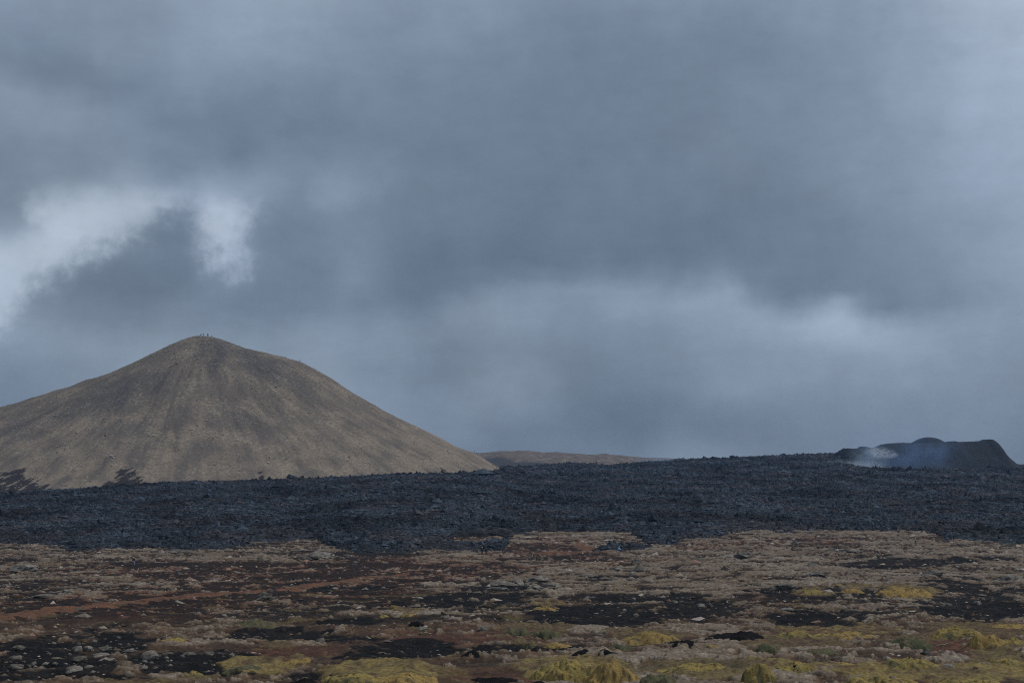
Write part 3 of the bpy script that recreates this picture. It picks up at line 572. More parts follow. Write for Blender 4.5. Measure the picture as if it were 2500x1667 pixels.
def mound(name, x0, y0, x1, y1, kind, label, cat, group, seed, tilt=0.0, depth=None, green=0.0, fuzz=1.0):
    """a hummock filling photo columns x0..x1; its foot is at row y1, its crown near y0"""
    cx = (x0 + x1) / 2; X0, D = ground_at(cx, y1); W = (x1 - x0) / F * D / 2 * 1.06
    g0 = float(g_height(np.array([X0]), np.array([D]))[0]); hgt = (y1 - y0) / F * D
    dep = depth or max(min(W * 0.85, 4.2), 0.6)
    Dc = D + dep * 0.75
    view = (CZ - g0) / D
    h = max(hgt - view * dep * 1.1, hgt * 0.42, 0.12)
    n = int(np.clip(2 * W / (D * 0.00045), 24, 150)); mdep = int(np.clip(2 * dep / (D * 0.0006), 24, 90))
    U, Vv = np.meshgrid(np.linspace(-1.12, 1.12, n), np.linspace(-1.12, 1.12, mdep))
    lx = U * W; ly = Vv * dep
    wob = 0.36 * fbm(U * 1.8 + seed, Vv * 1.8, 4, seed) ; rr = np.sqrt(U * U + Vv * Vv) + wob
    lob = fbm(lx / (0.28 * W + 0.5) + seed * 3.3, ly / (0.28 * dep + 0.5), 3, seed + 5)
    body = np.clip(1 - rr ** 2.4, 0, 1) ** 0.75
    zz = h * body * (0.86 + 0.50 * lob + tilt * U) + body * (0.10 * h * fbm(lx / 0.7, ly / 0.7, 2, seed + 7) + 0.035 * fbm(lx / 0.2, ly / 0.2, 2, seed + 9))
    if kind is ROCKY:
        q1, q2, qi = cells(lx / 1.1 + seed, ly / 1.6 + 0.4 * lx, seed + 3)
        zz = h * body * (0.72 + 0.35 * lob + 0.30 * ridged(lx / (0.7 * W + 0.8) + seed, ly / 2.2 + seed, 3, seed + 7)) + body * (0.10 * (qi - 0.5) * min(1, h) + 0.05 * fbm(lx / 0.4, ly / 0.5, 2, seed + 9))
    gx = X0 + lx; gy = Dc + ly
    gz = g_height(gx, gy)
    zz = np.where(rr < 1, gz - 0.03 + zz, gz - 0.35)
    k = kind; t1 = fbm(lx / 0.9 + seed, ly / 0.9, 4, seed + 11); t2 = fbm(lx / 0.3, ly / 0.3, 3, seed + 13)
    c = np.zeros(lx.shape + (3,)) + np.array(k['a'])
    c = cmix(c, k['b'], np.clip(sst(0.0, 0.5, t1) + green * sst(0.0, -0.9, Vv) * (0.6 + t1), 0, 1))
    c = cmix(c, k['d'], sst(0.05, 0.4, t2 - 0.3 * t1) * 0.8)
    if kind is ROCKY: c = cmix(c, k['d'], np.clip((1 - sst(0.0, 0.1, q2 - q1)) * 0.8 + sst(0.8, 1.0, rr) * 0.5, 0, 1))
    o = obj(name, mesh_np(name, np.stack([lx, ly, zz - g0], -1).reshape(-1, 3), grid_faces(*lx.shape), True, c.reshape(-1, 3)),
            CHAR_MAT if k is CHARD else STONE_MAT if k is ROCKY else MOSS_MAT, loc=(X0, Dc, g0), label=label, category=cat)
    if group: o['group'] = group
    if k is not CHARD and k is not ROCKY:
        q = int(W * dep * 26 * fuzz / max((D / 100) ** 1.2, 1)); iu = rng.integers(0, n, q); iv = rng.integers(0, mdep, q)
        mk = rr[iv, iu] < 0.97; iu, iv = iu[mk], iv[mk]
        blades.append((gx[iv, iu], gy[iv, iu], zz[iv, iu], c[iv, iu] * rng.uniform(0.7, 1.45, (len(iu), 1)), np.full(len(iu), D)))
    return o
G1 = 'moss hummocks on the near heath'
MM = [
 (1498,1532,1674,1576,MOSS_O,'orange-topped moss mound left of the long charred bank',0.7),
 (1326,1562,1397,1584,MOSS_O,'small rounded golden moss cushion above the broad yellow moss bank',0.2),
 (1271,1567,1305,1588,MOSS_G,'small dull green cushion just left of a golden moss cushion',0.2),
 (771,1633,935,1672,MOSS_Y,'yellow moss mound with bright green foot at the bottom edge, left of its twin',0.8),
 (905,1638,1067,1674,MOSS_O,'golden lumpy moss mound at the bottom edge, right half of the pair',0.3),
 (1305,1610,1450,1676,MOSS_Y,'broad yellow-green moss bank below the two small charred humps',0.3),
 (1425,1612,1560,1680,MOSS_O,'golden moss bank at the bottom edge in front of grey rubble',0.3),
 (1549,1640,1665,1690,MOSS_G,'grey-green grassy mound cut by the bottom edge',0.5),
 (1600,1615,1800,1650,MOSS_Y,'long low yellow moss bank behind the grey-green grassy mound',0.4),
 (1817,1622,1905,1680,MOSS_Y,'yellow moss mound beside the brown heather hump at the bottom edge',0.3),
 (1835,1611,1915,1634,MOSS_B,'brown heather hump behind yellow moss at the bottom edge',0.0),
 (1898,1617,1995,1655,MOSS_Y,'rounded yellow moss mound right of the brown heather hump',0.3),
 (2005,1611,2115,1634,MOSS_O,'narrow rusty-yellow moss ledge left of the arched mound',0.3),
 (2160,1602,2312,1642,MOSS_Y,'arched moss mound with bare eroded soil on its front',0.6),
 (1895,1531,2025,1560,MOSS_Y,'long yellow-topped moss bank, left end, above an eroded edge',0.8),
 (2000,1533,2162,1562,MOSS_O,'golden moss bank, right end, above an eroded dark edge',0.4),
 (2284,1528,2425,1566,MOSS_Y,'moss mound with a deep green grassy flank at right',1.3),
 (2370,1549,2460,1588,MOSS_O,'bright yellow bulging moss mound overhanging bare soil at right',0.1),
 (2435,1545,2540,1584,MOSS_Y,'yellow moss mound running out of the right edge',0.1),
 (2421,1517,2540,1540,MOSS_O,'rusty moss rise at the right edge below charred ground',0.2),
 (2174,1550,2290,1586,MOSS_G,'dark green shrubby mound in the middle of bare red soil',0.9),
 (1958,1581,2070,1603,MOSS_G,'low dark green mound under the eroded moss bank',0.6),
 (1720,1573,1765,1591,MOSS_O,'small yellow loaf-shaped cushion in front of the charred bank',0.1),
 (1764,1579,1812,1594,MOSS_G,'small grey-green cushion right of the yellow loaf-shaped one',0.2),
 (1838,1566,1915,1601,MOSS_G,'green shaggy mound right of the charred bank',0.6),
 (2153,1435,2286,1464,MOSS_O,'wide golden moss patch above the charred ground at right',0.1),
 (2058,1434,2115,1448,MOSS_O,'small orange moss dome left of the wide golden patch',0.0),
 (1962,1438,2014,1454,MOSS_Y,'flat yellow moss streak at the far left of the golden patches',0.0),
 (970,1495,1018,1508,MOSS_O,'small golden moss hump left of centre above black ground',0.1),
 (922,1498,950,1510,MOSS_Y,'tiny yellowish hump beside the small golden hump',0.1),
 (540,1620,640,1645,MOSS_G,'yellow-green moss hump at lower left beside pale rock',0.4),
 (620,1612,750,1634,MOSS_O,'elongated golden moss ridge at lower left',0.1),
 (450,1639,495,1657,MOSS_Y,'small moss tuft mound at lower left near the bottom edge',0.2),
 (380,1556,452,1572,MOSS_Y,'low yellow moss mat among charred ground and pale rocks',0.1),
 (645,1570,720,1583,MOSS_G,'flat olive moss mat right of the pale rocks',0.1),
 (1293,1476,1365,1490,MOSS_O,'thin golden moss streak above the largest black patch',0.0),
 (556,1506,680,1531,MOSS_G,'faded olive moss swell above the black strip at left',0.1),
 (1228,1532,1302,1559,MOSS_G,'tufty green mound at the left end of a grassy step',0.8),
 (1298,1530,1370,1562,MOSS_G,'tufty olive mound under the largest black patch',0.6),
 (2075,1640,2290,1690,MOSS_Y,'wide yellow moss carpet swell along the bottom edge at right',0.2),
 (2280,1638,2520,1690,MOSS_Y,'wide yellow-green moss swell in the bottom right corner',0.4),
 (2395,1598,2520,1632,MOSS_Y,'mixed green and yellow moss rise above the bottom right corner',0.5),
 (690,1610,760,1632,MOSS_O,'golden moss end knob of the ridge at lower left',0.0),
 (1480,1568,1560,1590,MOSS_G,'grey-green grassy skirt at the foot of the orange-topped mound',0.8),
]
for i, (a, b, c, d, k, lab, g) in enumerate(MM):
    mound('moss_mound', a, b, c, d, k, lab, 'moss mound', G1, 200 + i * 3, green=g)
G2 = 'charred black moss banks'
for i, (a, b, c, d, tl_, lab) in enumerate([(1636,1556,1745,1582,0.15,'charred bank, low left end of the long black one'),(1715,1541,1875,1572,0.2,'charred bank, high right end of the long black one'),
   (1375,1584,1448,1606,0.1,'left one of two small charred humps above yellow moss'),(1458,1586,1523,1608,-0.2,'right one of two small charred humps above yellow moss'),
   (1140,1648,1280,1676,0.0,'black charred mound at the bottom edge left of centre'),(1275,1660,1375,1686,0.0,'low black charred mound touching the bottom edge beside a larger one'),
   (994,1515,1035,1532,0.1,'small black charred knob below the golden hump'),(670,1653,785,1684,0.0,'black charred mound at the bottom edge beside yellow moss'),(1125,1590,1180,1612,0.0,'blackened hump at the right end of a dark patch')]):
    mound('charred_mound', a, b, c, d, CHARD, lab, 'charred mound', G2, 400 + i * 3, tilt=tl_)

# ------------------------------------------------------------------ grass blades and moss fuzz, one mass
N = 26000
D = np.exp(rng.uniform(math.log(86), math.log(200), N)); X = rng.uniform(-0.42, 0.42, N) * D
_, _, ch, mo, gr, rd = ground_masks(X, D)
k = rng.uniform(0, 1, N) < mo * 0.8 + 0.03 * (1 - ch); X, D, gr = X[k], D[k], gr[k]
cg = np.where((gr > 0.3)[:, None], np.array([0.068, 0.072, 0.036]), np.array([0.150, 0.115, 0.050])) * rng.uniform(0.5, 1.4, (len(X), 1))
blades.append((X, D, g_height(X, D) + 0.05, cg, D))
bx = np.concatenate([b[0] for b in blades]); by = np.concatenate([b[1] for b in blades]); bz = np.concatenate([b[2] for b in blades]); bc = np.concatenate([b[3] for b in blades]); bd = np.concatenate([b[4] for b in blades])
n = len(bx); hh = rng.uniform(0.04, 0.14, n); a = rng.uniform(0, 6.283, n); wv = np.clip(bd * 0.00022, 0.012, 0.05)
lx = rng.uniform(-0.12, 0.12, n); ly = rng.uniform(-0.12, 0.12, n)
P0 = np.stack([bx - np.cos(a) * wv, by - np.sin(a) * wv, bz - 0.05], -1); P1 = np.stack([bx + np.cos(a) * wv, by + np.sin(a) * wv, bz - 0.05], -1); P2 = np.stack([bx + lx, by + ly, bz + hh], -1)
V = np.stack([P0, P1, P2], 1).reshape(-1, 3)
obj('grass', mesh_np('grass', V, np.arange(n * 3).reshape(-1, 3), False, np.repeat(bc, 3, 0)), mat_attr('grass_blade', spec=0.05, nscale=3, namp=0.3, bump=0.0), kind='stuff')

# ------------------------------------------------------------------ rocks and outcrops, each a thing
S2V, S2F = subdiv(*subdiv(IV, IF)); S3V, S3F = subdiv(S2V, S2F)
def rock_mesh(seed, rough=0.35, fine=False, tone=1.0, dark=0.35):
    V0, F0 = (S3V, S3F) if fine else (S2V, S2F)
    p = V0 + seed * 2.37
    d = 1 + rough * 1.3 * nse3(p, 0.9, 3) + 0.30 * nse3(p, 0.38, 3)
    V = V0 * d[:, None]
    r2 = np.random.default_rng(seed)
    for _ in range(11):                                   # planar breaks
        nn = r2.normal(size=3); nn /= np.linalg.norm(nn); o = r2.uniform(0.5, 0.95); e = V @ nn - o; V = V - np.where(e > 0, e * 0.85, 0)[:, None] * nn
    V[:, 2] = np.maximum(V[:, 2], -0.6)
    t = nse3(p, 0.5, 3)
    c = np.zeros(V.shape) + np.array([0.135, 0.124, 0.108]) * tone
    c = cmix(c, np.array([0.215, 0.205, 0.185]) * tone, sst(0.0, 0.35, t)); c = cmix(c, (0.05, 0.045, 0.04), sst(0.0, 0.5, -t) * dark * 2)
    return mesh_np('rock', V, F0, False, c)
ROCK_MAT = STONE_MAT
protos = [rock_mesh(s, 0.35, False, t) for s, t in ((1, 0.8), (2, 1.05), (3, 0.6), (4, 0.8), (5, 0.42), (6, 1.05))]
bigp = [rock_mesh(s, 0.45, True, t) for s, t in ((11, 1.0), (12, 0.9), (13, 1.1))]
darkp = rock_mesh(21, 0.4, True, 0.5, 0.5)
whitep = rock_mesh(22, 0.3, False, 2.6, 0.05)
def crag_mesh(seed, cnt=9):
    r2 = np.random.default_rng(seed); VV = []; FF = []; CC = []; k = 0
    for i in range(cnt):
        me = rock_mesh(seed * 31 + i, 0.45, False, r2.uniform(0.55, 1.0), 0.5); V = np.zeros(len(me.vertices) * 3); me.vertices.foreach_get('co', V); V = V.reshape(-1, 3)
        cc_ = np.zeros(len(V) * 4); me.color_attributes['col'].data.foreach_get('color', cc_); f = S2F; bpy.data.meshes.remove(me)
        sc_ = r2.uniform(0.22, 0.55) if i else 0.62; x = r2.uniform(-0.72, 0.72) if i else 0.0; y = r2.uniform(-0.5, 0.5) if i else 0.1; an = r2.uniform(0, 6.28)
        V = V * np.array([sc_ * r2.uniform(0.9, 1.5), sc_, sc_ * r2.uniform(0.7, 1.1)]); tl = r2.uniform(-0.45, 0.45)
        V = np.stack([V[:, 0] * math.cos(tl) - V[:, 2] * math.sin(tl), V[:, 1], V[:, 0] * math.sin(tl) + V[:, 2] * math.cos(tl)], -1)
        V = V + np.array([x, y, 0.15 - 0.75 * abs(x)]); VV.append(V); FF.append(f + k); CC.append(cc_.reshape(-1, 4)[:, :3]); k += len(V)
    return mesh_np('rock_outcrop', np.vstack(VV), np.vstack(FF), False, np.vstack(CC))
def rock(name, x0, y0, x1, y1, me, label, cat, group=None, seed=0, dz=0.28):
    X0, D = ground_at((x0 + x1) / 2, y1); w = (x1 - x0) / F * D / 2; h = (y1 - y0) / F * D / 2
    r_ = random.Random(seed + int(x0 * 7 + y0)); dep = w * r_.uniform(0.7, 1.0); h = h * 1.15
    gz = float(g_height(np.array([X0]), np.array([D + dep * 0.8]))[0])
    o = obj(name, me, ROCK_MAT, loc=(X0, D + dep * 0.8, gz + h * (0.55 - dz)), rot=(0, 0, r_.uniform(0, 0.5) + r_.choice((0, math.pi))), scale=(w * 1.05, dep * 1.05, h * 1.25), label=label, category=cat)
    if group: o['group'] = group
    return o
GB = 'pale boulders on the charred ground'
BL = [(173,1575,199,1593,0,'pale rounded boulder, left one of a touching pair on charred ground'),(197,1575,224,1594,1,'pale rounded boulder, right one of a touching pair on charred ground'),
 (219,1591,267,1605,1,'flat pale slab below the pair of rounded boulders'),(336,1582,385,1612,3,'largest pale craggy boulder at lower left'),(153,1621,200,1643,1,'broad pale boulder at the foot of the rock row, lower left'),
 (164,1603,206,1617,2,'brownish slab just behind the broad pale boulder'),(236,1602,277,1615,5,'pale knobbly rock in front of the flat slab'),(14,1622,52,1635,0,'smooth grey boulder near the left edge'),
 (200,1622,228,1633,3,'small white-crusted rock right of the broad pale boulder'),(340,1622,361,1634,1,'lone arched pale rock under the largest boulder'),(559,1590,573,1606,5,'upright pointed pale stone right of the black strip'),
 (397,1600,411,1611,1,'round pale stone right of the largest boulder'),(100,1615,121,1625,5,'white-topped stone in a row left of the broad boulder'),(73,1614,88,1626,0,'grey stone second from the left in the row of small stones'),
 (126,1616,142,1624,3,'flat white stone in the row of small stones'),(152,1616,164,1624,1,'last white stone at the right end of the row of small stones'),(222,1559,236,1569,5,'bright pointed stone at the back of the rock field'),
 (225,1578,268,1590,2,'brown-tinged ledge rock right of the rounded pair'),(280,1599,310,1611,0,'grey angular rock left of the largest boulder'),(300,1580,336,1595,3,'grey broken ledge touching the largest boulder on its left'),
 (385,1586,420,1598,2,'brown rock right of the largest boulder'),(20,1600,52,1612,0,'grey rock close to the left edge behind the smooth boulder'),(30,1575,60,1587,2,'dull rock near the left edge at the back'),
 (446,1590,480,1602,2,'rusty-capped rock right of the rock field'),(490,1588,520,1602,0,'grey rock between rusty-capped rock and pointed stone'),(525,1590,545,1600,4,'dark grey rock left of the upright pointed stone'),
 (771,1556,793,1572,0,'single grey dome-shaped boulder above charred ground'),(1164,1526,1194,1542,2,'small heap-like brown-grey rock on stony soil'),(1540,1455,1553,1467,1,'lone pale boulder on black ground right of centre'),
 (1518,1484,1531,1493,1,'pale stone left on the large black patch'),(1545,1494,1562,1507,3,'craggy pale stone on the large black patch'),(2030,1474,2054,1484,5,'flat pale rock on charred ground at right'),
 (2298,1616,2342,1637,3,'knobbly white-crusted rock right of the arched moss mound'),(2443,1633,2474,1646,5,'pale arched boulder in the moss at bottom right'),(2376,1624,2390,1644,4,'dark upright stone in the moss at bottom right'),
 (1700,1470,1725,1482,1,'pale ledge rock on the black band right of centre'),(1830,1478,1860,1489,0,'pale broad rock above the moss at right of centre'),(1905,1484,1950,1494,3,'pale rock cluster stone on charred ground at right'),
 (2380,1467,2400,1478,0,'grey rock high on the right charred ground'),(2300,1468,2330,1480,2,'brown-grey rock on the right charred ground'),(1075,1500,1100,1512,0,'dull rock on black ground right of the small golden hump')]
for i, (a, b, c, d, k, lab) in enumerate(BL):
    rock('boulder', a, b, c, d, protos[k], lab, 'boulder', GB if a < 600 else None, i)
rock('boulder', 2252, 1583, 2283, 1606, darkp, 'black and white lichen-spotted rock on bare red soil', 'boulder', None, 77)
for a, b, lab in ((2114,1477,'bright white stone on charred ground, left of two'),(2155,1477,'bright white stone on charred ground, right of two'),(1915,1469,'white stone left of the charred patch near the golden moss'),(2337,1403,'tiny white stone high on the grey rocky heath')):
    rock('white_stone', a - 4, b - 4, a + 4, b + 2, whitep, lab, 'stone', 'white stones', 5)
GO = 'rock outcrops on the heath'
OC = [(1190,1398,1262,1434,0,'pointed rock outcrop, left and tallest of the central heap'),(1240,1402,1290,1432,1,'middle crag of the central rock heap'),(1285,1402,1345,1424,2,'right crag of the central rock heap'),
 (1528,1374,1592,1401,0,'smooth rounded grey outcrop below the person in blue'),(1538,1360,1568,1378,1,'brown boulder perched on the rounded outcrop'),(1490,1378,1530,1398,1,'low rock shoulder left of the rounded outcrop'),
 (734,1336,810,1368,1,'pale rubble outcrop at the edge of the lava left of centre'),(830,1345,862,1362,2,'small rock hump right of the pale rubble outcrop'),(1780,1338,1850,1368,2,'pale swelling outcrop near the lava edge at right'),
 (1886,1419,1948,1440,1,'rounded grey rock swell above the golden patches'),(-10,1372,88,1400,0,'tilted pale slab at the left edge'),(138,1432,180,1452,2,'pale pointed slab left, above the orange path'),
 (60,1440,145,1462,1,'flat pale slab left, above the orange path'),(1684,1356,1740,1372,2,'low pale rock dome right of the person in blue'),(2240,1383,2335,1408,0,'long tilted rock rib at right'),(2432,1386,2520,1420,1,'broken pale crag at the right edge'),
 (620,1440,668,1466,2,'grey rock knot beside the orange path'),(1180,1425,1240,1442,2,'low pale boulders at the foot of the central heap'),(1300,1420,1380,1440,1,'broad low ledge right of the central heap'),
 (2150,1408,2200,1424,2,'small grey ledge left of the long rock rib'),(1960,1395,2040,1412,0,'flat grey ledge on the rocky heath at right'),(90,1347,160,1358,1,'low pale rim rock by the lava at left'),(395,1341,470,1354,2,'pale rim rock by the lava right of the walker'),
 (1400,1395,1480,1408,0,'thin pale ledge left of the rounded outcrop'),(2060,1336,2120,1352,2,'greyish rock swell left of the walker at right')]
for i, (a, b, c, d, k, lab) in enumerate(OC):
    rock('rock_outcrop', a, b, c, d, crag_mesh(40 + i, 7 + 3 * (k != 0)), lab, 'rock outcrop', GO, 100 + i)
# unnamed stones big enough to count, in three look-alike groups
for (grp, lab, zx, zy, cnt, wmin, wmax, ps) in [('small pale stones between the boulders', 'small pale lichen-crusted stone scattered among the boulders on charred ground at lower left', (5, 590), (1556, 1645), 130, 4, 14, (0, 2, 3, 5, 4, 2)),
      ('grey stones on the right heath', 'fist-shaped grey stone strewn over the stony heath at right', (1400, 2490), (1400, 1500), 70, 6, 16, (0, 2, 3, 4)),
      ('stones on the brown soil', 'brown-grey stone lying on the bare brown soil between black patches', (800, 1330), (1510, 1570), 35, 5, 12, (0, 2, 4)),
      ('grey stones near the moss', 'grey stone lying in the rubble between the moss banks at lower right', (1540, 2480), (1560, 1632), 55, 5, 13, (0, 2, 4, 5))]:
    rr_ = random.Random(zx[0])
    for i in range(cnt):
        a = rr_.uniform(*zx); b = rr_.uniform(*zy); w = rr_.uniform(wmin, wmax) ; h = w * rr_.uniform(0.45, 0.75)
        rock('stone', a - w / 2, b - h, a + w / 2, b, protos[rr_.choice(ps)], lab, 'stone', grp, i)

# dead branch on the red soil
def tube(pts, rad, k=7):
    P = np.array(pts, float); V = []; n = len(P)
    for i in range(n):
        t = P[min(i + 1, n - 1)] - P[max(i - 1, 0)]; t /= np.linalg.norm(t); u = np.cross(t, (0.1, 0.2, 1)); u /= np.linalg.norm(u); w = np.cross(t, u)
        for j in range(k):
            a = 2 * math.pi * j / k; V.append(P[i] + rad[i] * (math.cos(a) * u + math.sin(a) * w))
    Fq = [(i * k + j, i * k + (j + 1) % k, (i + 1) * k + (j + 1) % k, (i + 1) * k + j) for i in range(n - 1) for j in range(k)]
    return np.array(V), np.array(Fq)
bx0, bD = ground_at(2302, 1580); bz0 = float(g_height(np.array([bx0]), np.array([bD]))[0]) + 0.1
v1, f1 = tube([(-0.62, 0, 0.0), (-0.3, 0.05, 0.10), (0.05, 0, 0.12), (0.35, 0.04, 0.2), (0.62, 0, 0.34)], [0.02, 0.04, 0.05, 0.04, 0.015])
v2, f2 = tube([(0.0, 0, 0.11), (0.25, -0.1, 0.1), (0.55, -0.15, 0.05)], [0.04, 0.03, 0.012])
obj('dead_branch', mesh_np('dead_branch', np.vstack([v1, v2]), np.vstack([f1, f2 + len(v1)]), True), mat_two('dead_wood', (0.16, 0.14, 0.11), (0.30, 0.27, 0.22), 12), loc=(bx0, bD, bz0), label='bleached forked branch lying on bare red soil at right', category='branch')

# ------------------------------------------------------------------ people
def plain(name, c, rough=0.85, k=0.75):
    return mat_two(name, tuple(x * k for x in c), c, 14, rough, 0.3, 0.35, 0.65, 0.2, 0.004)
PM = dict(skin=plain('skin', (0.42, 0.27, 0.20)), black=plain('black_cloth', (0.016, 0.016, 0.019)), navy=plain('navy_cloth', (0.02, 0.028, 0.05)), blue=plain('blue_cloth', (0.06, 0.22, 0.72)), cyan=plain('cyan_cloth', (0.25, 0.62, 0.80)),
          white=plain('white_cloth', (0.78, 0.78, 0.76)), grey=plain('grey_cloth', (0.12, 0.13, 0.15)), jeans=plain('pale_jeans', (0.22, 0.28, 0.42)), beige=plain('beige_cloth', (0.50, 0.42, 0.32)), brown=plain('brown_cloth', (0.055, 0.035, 0.028)), hair=plain('hair', (0.03, 0.02, 0.015)))
def skin_mesh(name, verts, edges, rad, sub=1):
    me = bpy.data.meshes.new(name); me.from_pydata(verts, edges, []); me.update()
    o = bpy.data.objects.new('tmp', me); C.objects.link(o)
    s = o.modifiers.new('s', 'SKIN'); s.use_smooth_shade = True
    ly = me.skin_vertices[0].data
    for i, r_ in enumerate(rad): ly[i].radius = (r_, r_) if not isinstance(r_, tuple) else r_; ly[i].use_root = (i == 0)
    ss = o.modifiers.new('b', 'SUBSURF'); ss.levels = sub; ss.render_levels = sub
    dg = bpy.context.evaluated_depsgraph_get(); m = bpy.data.meshes.new_from_object(o.evaluated_get(dg)); m.name = name
    bpy.data.objects.remove(o); return m
def joints(pose):
    st = pose
    if st == 'crouch':
        J = dict(pel=(0, 0, .34), wai=(0, -.07, .46), che=(0, -.16, .66), nec=(0, -.20, .80), hea=(0, -.24, .94), nose=(0, -.345, .93), crown=(0, -.21, 1.04))
        for s, k in ((1, 'r'), (-1, 'l')):
            J.update({'sh' + k: (s * .18, -.17, .74), 'el' + k: (s * .24, -.36, .55), 'wr' + k: (s * .15, -.55, .48), 'ha' + k: (s * .13, -.62, .45), 'hi' + k: (s * .09, 0, .33), 'kn' + k: (s * .16, -.40, .42), 'an' + k: (s * .13, -.14, .08), 'to' + k: (s * .14, -.32, .03)})
    else:
        w = 0.22 if st == 'walk' else 0.03
        J = dict(pel=(0, 0, .95), wai=(0, .005, 1.10), che=(0, 0, 1.32), nec=(0, .01, 1.50), hea=(0, -.02, 1.62), nose=(0, -.125, 1.61), crown=(0, 0, 1.72))
        for s, k in ((1, 'r'), (-1, 'l')):
            q = s * w
            J.update({'sh' + k: (s * .19, .0, 1.42), 'el' + k: (s * .26, q * .5 + .03, 1.15), 'wr' + k: (s * .27, q * .9 - .08, .92), 'ha' + k: (s * .27, q * .95 - .11, .83), 'hi' + k: (s * .09, 0, .92), 'kn' + k: (s * .10, -q * .7 - .03, .50), 'an' + k: (s * .11, -q * 1.3 + .02, .08), 'to' + k: (s * .13, -q * 1.3 - .14, .03)})
    return J
def person_meshes(pose):
    J = joints(pose); names = []; V = []; E = []; Rr = []
    def a(n, r_, par=None, p=None):
        V.append(p or J[n]); Rr.append(r_); names.append(n)
        if par: E.append((names.index(par), len(V) - 1))
    a('pel', (.15, .11)); a('wai', (.14, .10), 'pel'); a('che', (.165, .115), 'wai'); a('nec', .055, 'che'); a('hea', (.078, .095), 'nec'); a('crown', (.06, .07), 'hea'); a('nose', .014, 'hea')
    for s, k in ((1, 'r'), (-1, 'l')):
        h = J['hea']; a('ear' + k, .016, 'hea', (h[0] + s * .085, h[1] + .01, h[2]))
        a('sh' + k, .07, 'che'); a('el' + k, .045, 'sh' + k); a('wr' + k, .03, 'el' + k); a('ha' + k, (.035, .022), 'wr' + k)
        H = np.array(J['ha' + k]); Wv = H - np.array(J['wr' + k]); Wv /= np.linalg.norm(Wv)
        for f_, (ox, ln) in enumerate(((-.028, .07), (-.010, .08), (.010, .075), (.028, .06))):
            p1 = H + Wv * ln * .5 + np.array((0, ox, 0)); p2 = H + Wv * ln + np.array((-s * .02, ox, 0)); a('f%d%s' % (f_, k), .009, 'ha' + k, tuple(p1)); a('g%d%s' % (f_, k), .008, 'f%d%s' % (f_, k), tuple(p2))
        a('t' + k, .010, 'wr' + k, tuple(H - Wv * .02 + np.array((0, -.045, 0))))
        a('hi' + k, .085, 'pel'); a('kn' + k, .058, 'hi' + k); a('an' + k, .04, 'kn' + k); a('to' + k, .035, 'an' + k)
    body = skin_mesh('person_body', V, E, Rr)
    def part(name, chain, radii, edges):
        return skin_mesh(name, [J[c] for c in chain], edges, radii)
    jacket = part('jacket', ['wai', 'che', 'nec', 'shr', 'elr', 'wrr', 'shl', 'ell', 'wrl', 'pel'], [(.175, .14), (.20, .15), .075, .092, .066, .05, .092, .066, .05, (.18, .145)], [(0, 1), (1, 2), (1, 3), (3, 4), (4, 5), (1, 6), (6, 7), (7, 8), (0, 9)])
    trousers = part('trousers', ['pel', 'hir', 'knr', 'anr', 'hil', 'knl', 'anl'], [(.165, .125), .105, .078, .06, .105, .078, .06], [(0, 1), (1, 2), (2, 3), (0, 4), (4, 5), (5, 6)])
    h = J['hea']; hat = []
    V0, F0 = S2V * np.array((.102, .118, .07)) + np.array((h[0], h[1] + .012, h[2] + .07)), S2F
    hat = mesh_np('hat', V0, F0, True)
    boot = [skin_mesh('boot', [J['an' + k], J['to' + k]], [(0, 1)], [.058, .05]) for k in 'rl']
    c = J['che']; bp = mesh_np('backpack', np.array([(x * .15, y * .10, z * .24) for x, y, z in S2V]) * 1.0 + np.array((c[0], c[1] + .22, c[2] - .06)), S2F, True)
    return body, jacket, trousers, hat, boot, bp
PMESH = {p: person_meshes(p) for p in ('stand', 'walk', 'crouch')}
def person(x, y, z, pose, rz, jk, tr, ht, label, group=None, pack=None, s=1.0):
    b, j, t, h, bt, bp = PMESH[pose]
    o = obj('person', b, PM['skin'], loc=(x, y, z), rot=(0, 0, rz), scale=(s, s, s), label=label, category='person')
    if group: o['group'] = group
    def ch(n, me, m):
        c = obj(n, me.copy(), None, parent=o); c.data.materials.clear(); c.data.materials.append(PM[m]); return c
    ch('jacket', j, jk); ch('trousers', t, tr); ch('hat' if ht != 'hair' else 'hair', h, ht)
    for q in bt: ch('boot', q, 'black')
    if pack: ch('backpack', bp, pack)
    return o
def on_ground(px, py):
    x, d = ground_at(px, py); return x, d, float(g_height(np.array([x]), np.array([d]))[0]) + 0.12
GW = 'walkers on the heath'
person(*on_ground(326, 1382), 'walk', 0.3, 'black', 'jeans', 'white', 'walker in black jacket and white cap, alone at left', GW, s=1.04)
person(*on_ground(1177, 1355), 'stand', 0.2, 'black', 'black', 'white', 'walker in dark clothes with a white hat, left one of two', GW)
person(*on_ground(1187, 1357), 'walk', -0.4, 'black', 'brown', 'hair', 'dark-haired walker in black beside the one in the white hat', GW, pack='grey')
person(*on_ground(2235, 1329), 'walk', -1.2, 'beige', 'brown', 'beige', 'walker in beige top and dark trousers, alone at right by the lava', GW, pack='brown')
person(*on_ground(1509, 1347), 'crouch', 1.3, 'cyan', 'blue', 'cyan', 'person in bright blue crouching at the lava edge', GW, s=1.15)
GS = 'people on the hill'
def on_hill(px, D=HD):
    x, _, _ = at(px, 900, D); x = float(x); ys_ = np.linspace(D - 12, D + 12, 50); z = hill_height(np.full(50, x), ys_)[0]
    zz = proj(np.full(50, x), ys_, z)[1]; i = int(np.argmin(zz)); return x, float(ys_[i]), float(z[i])
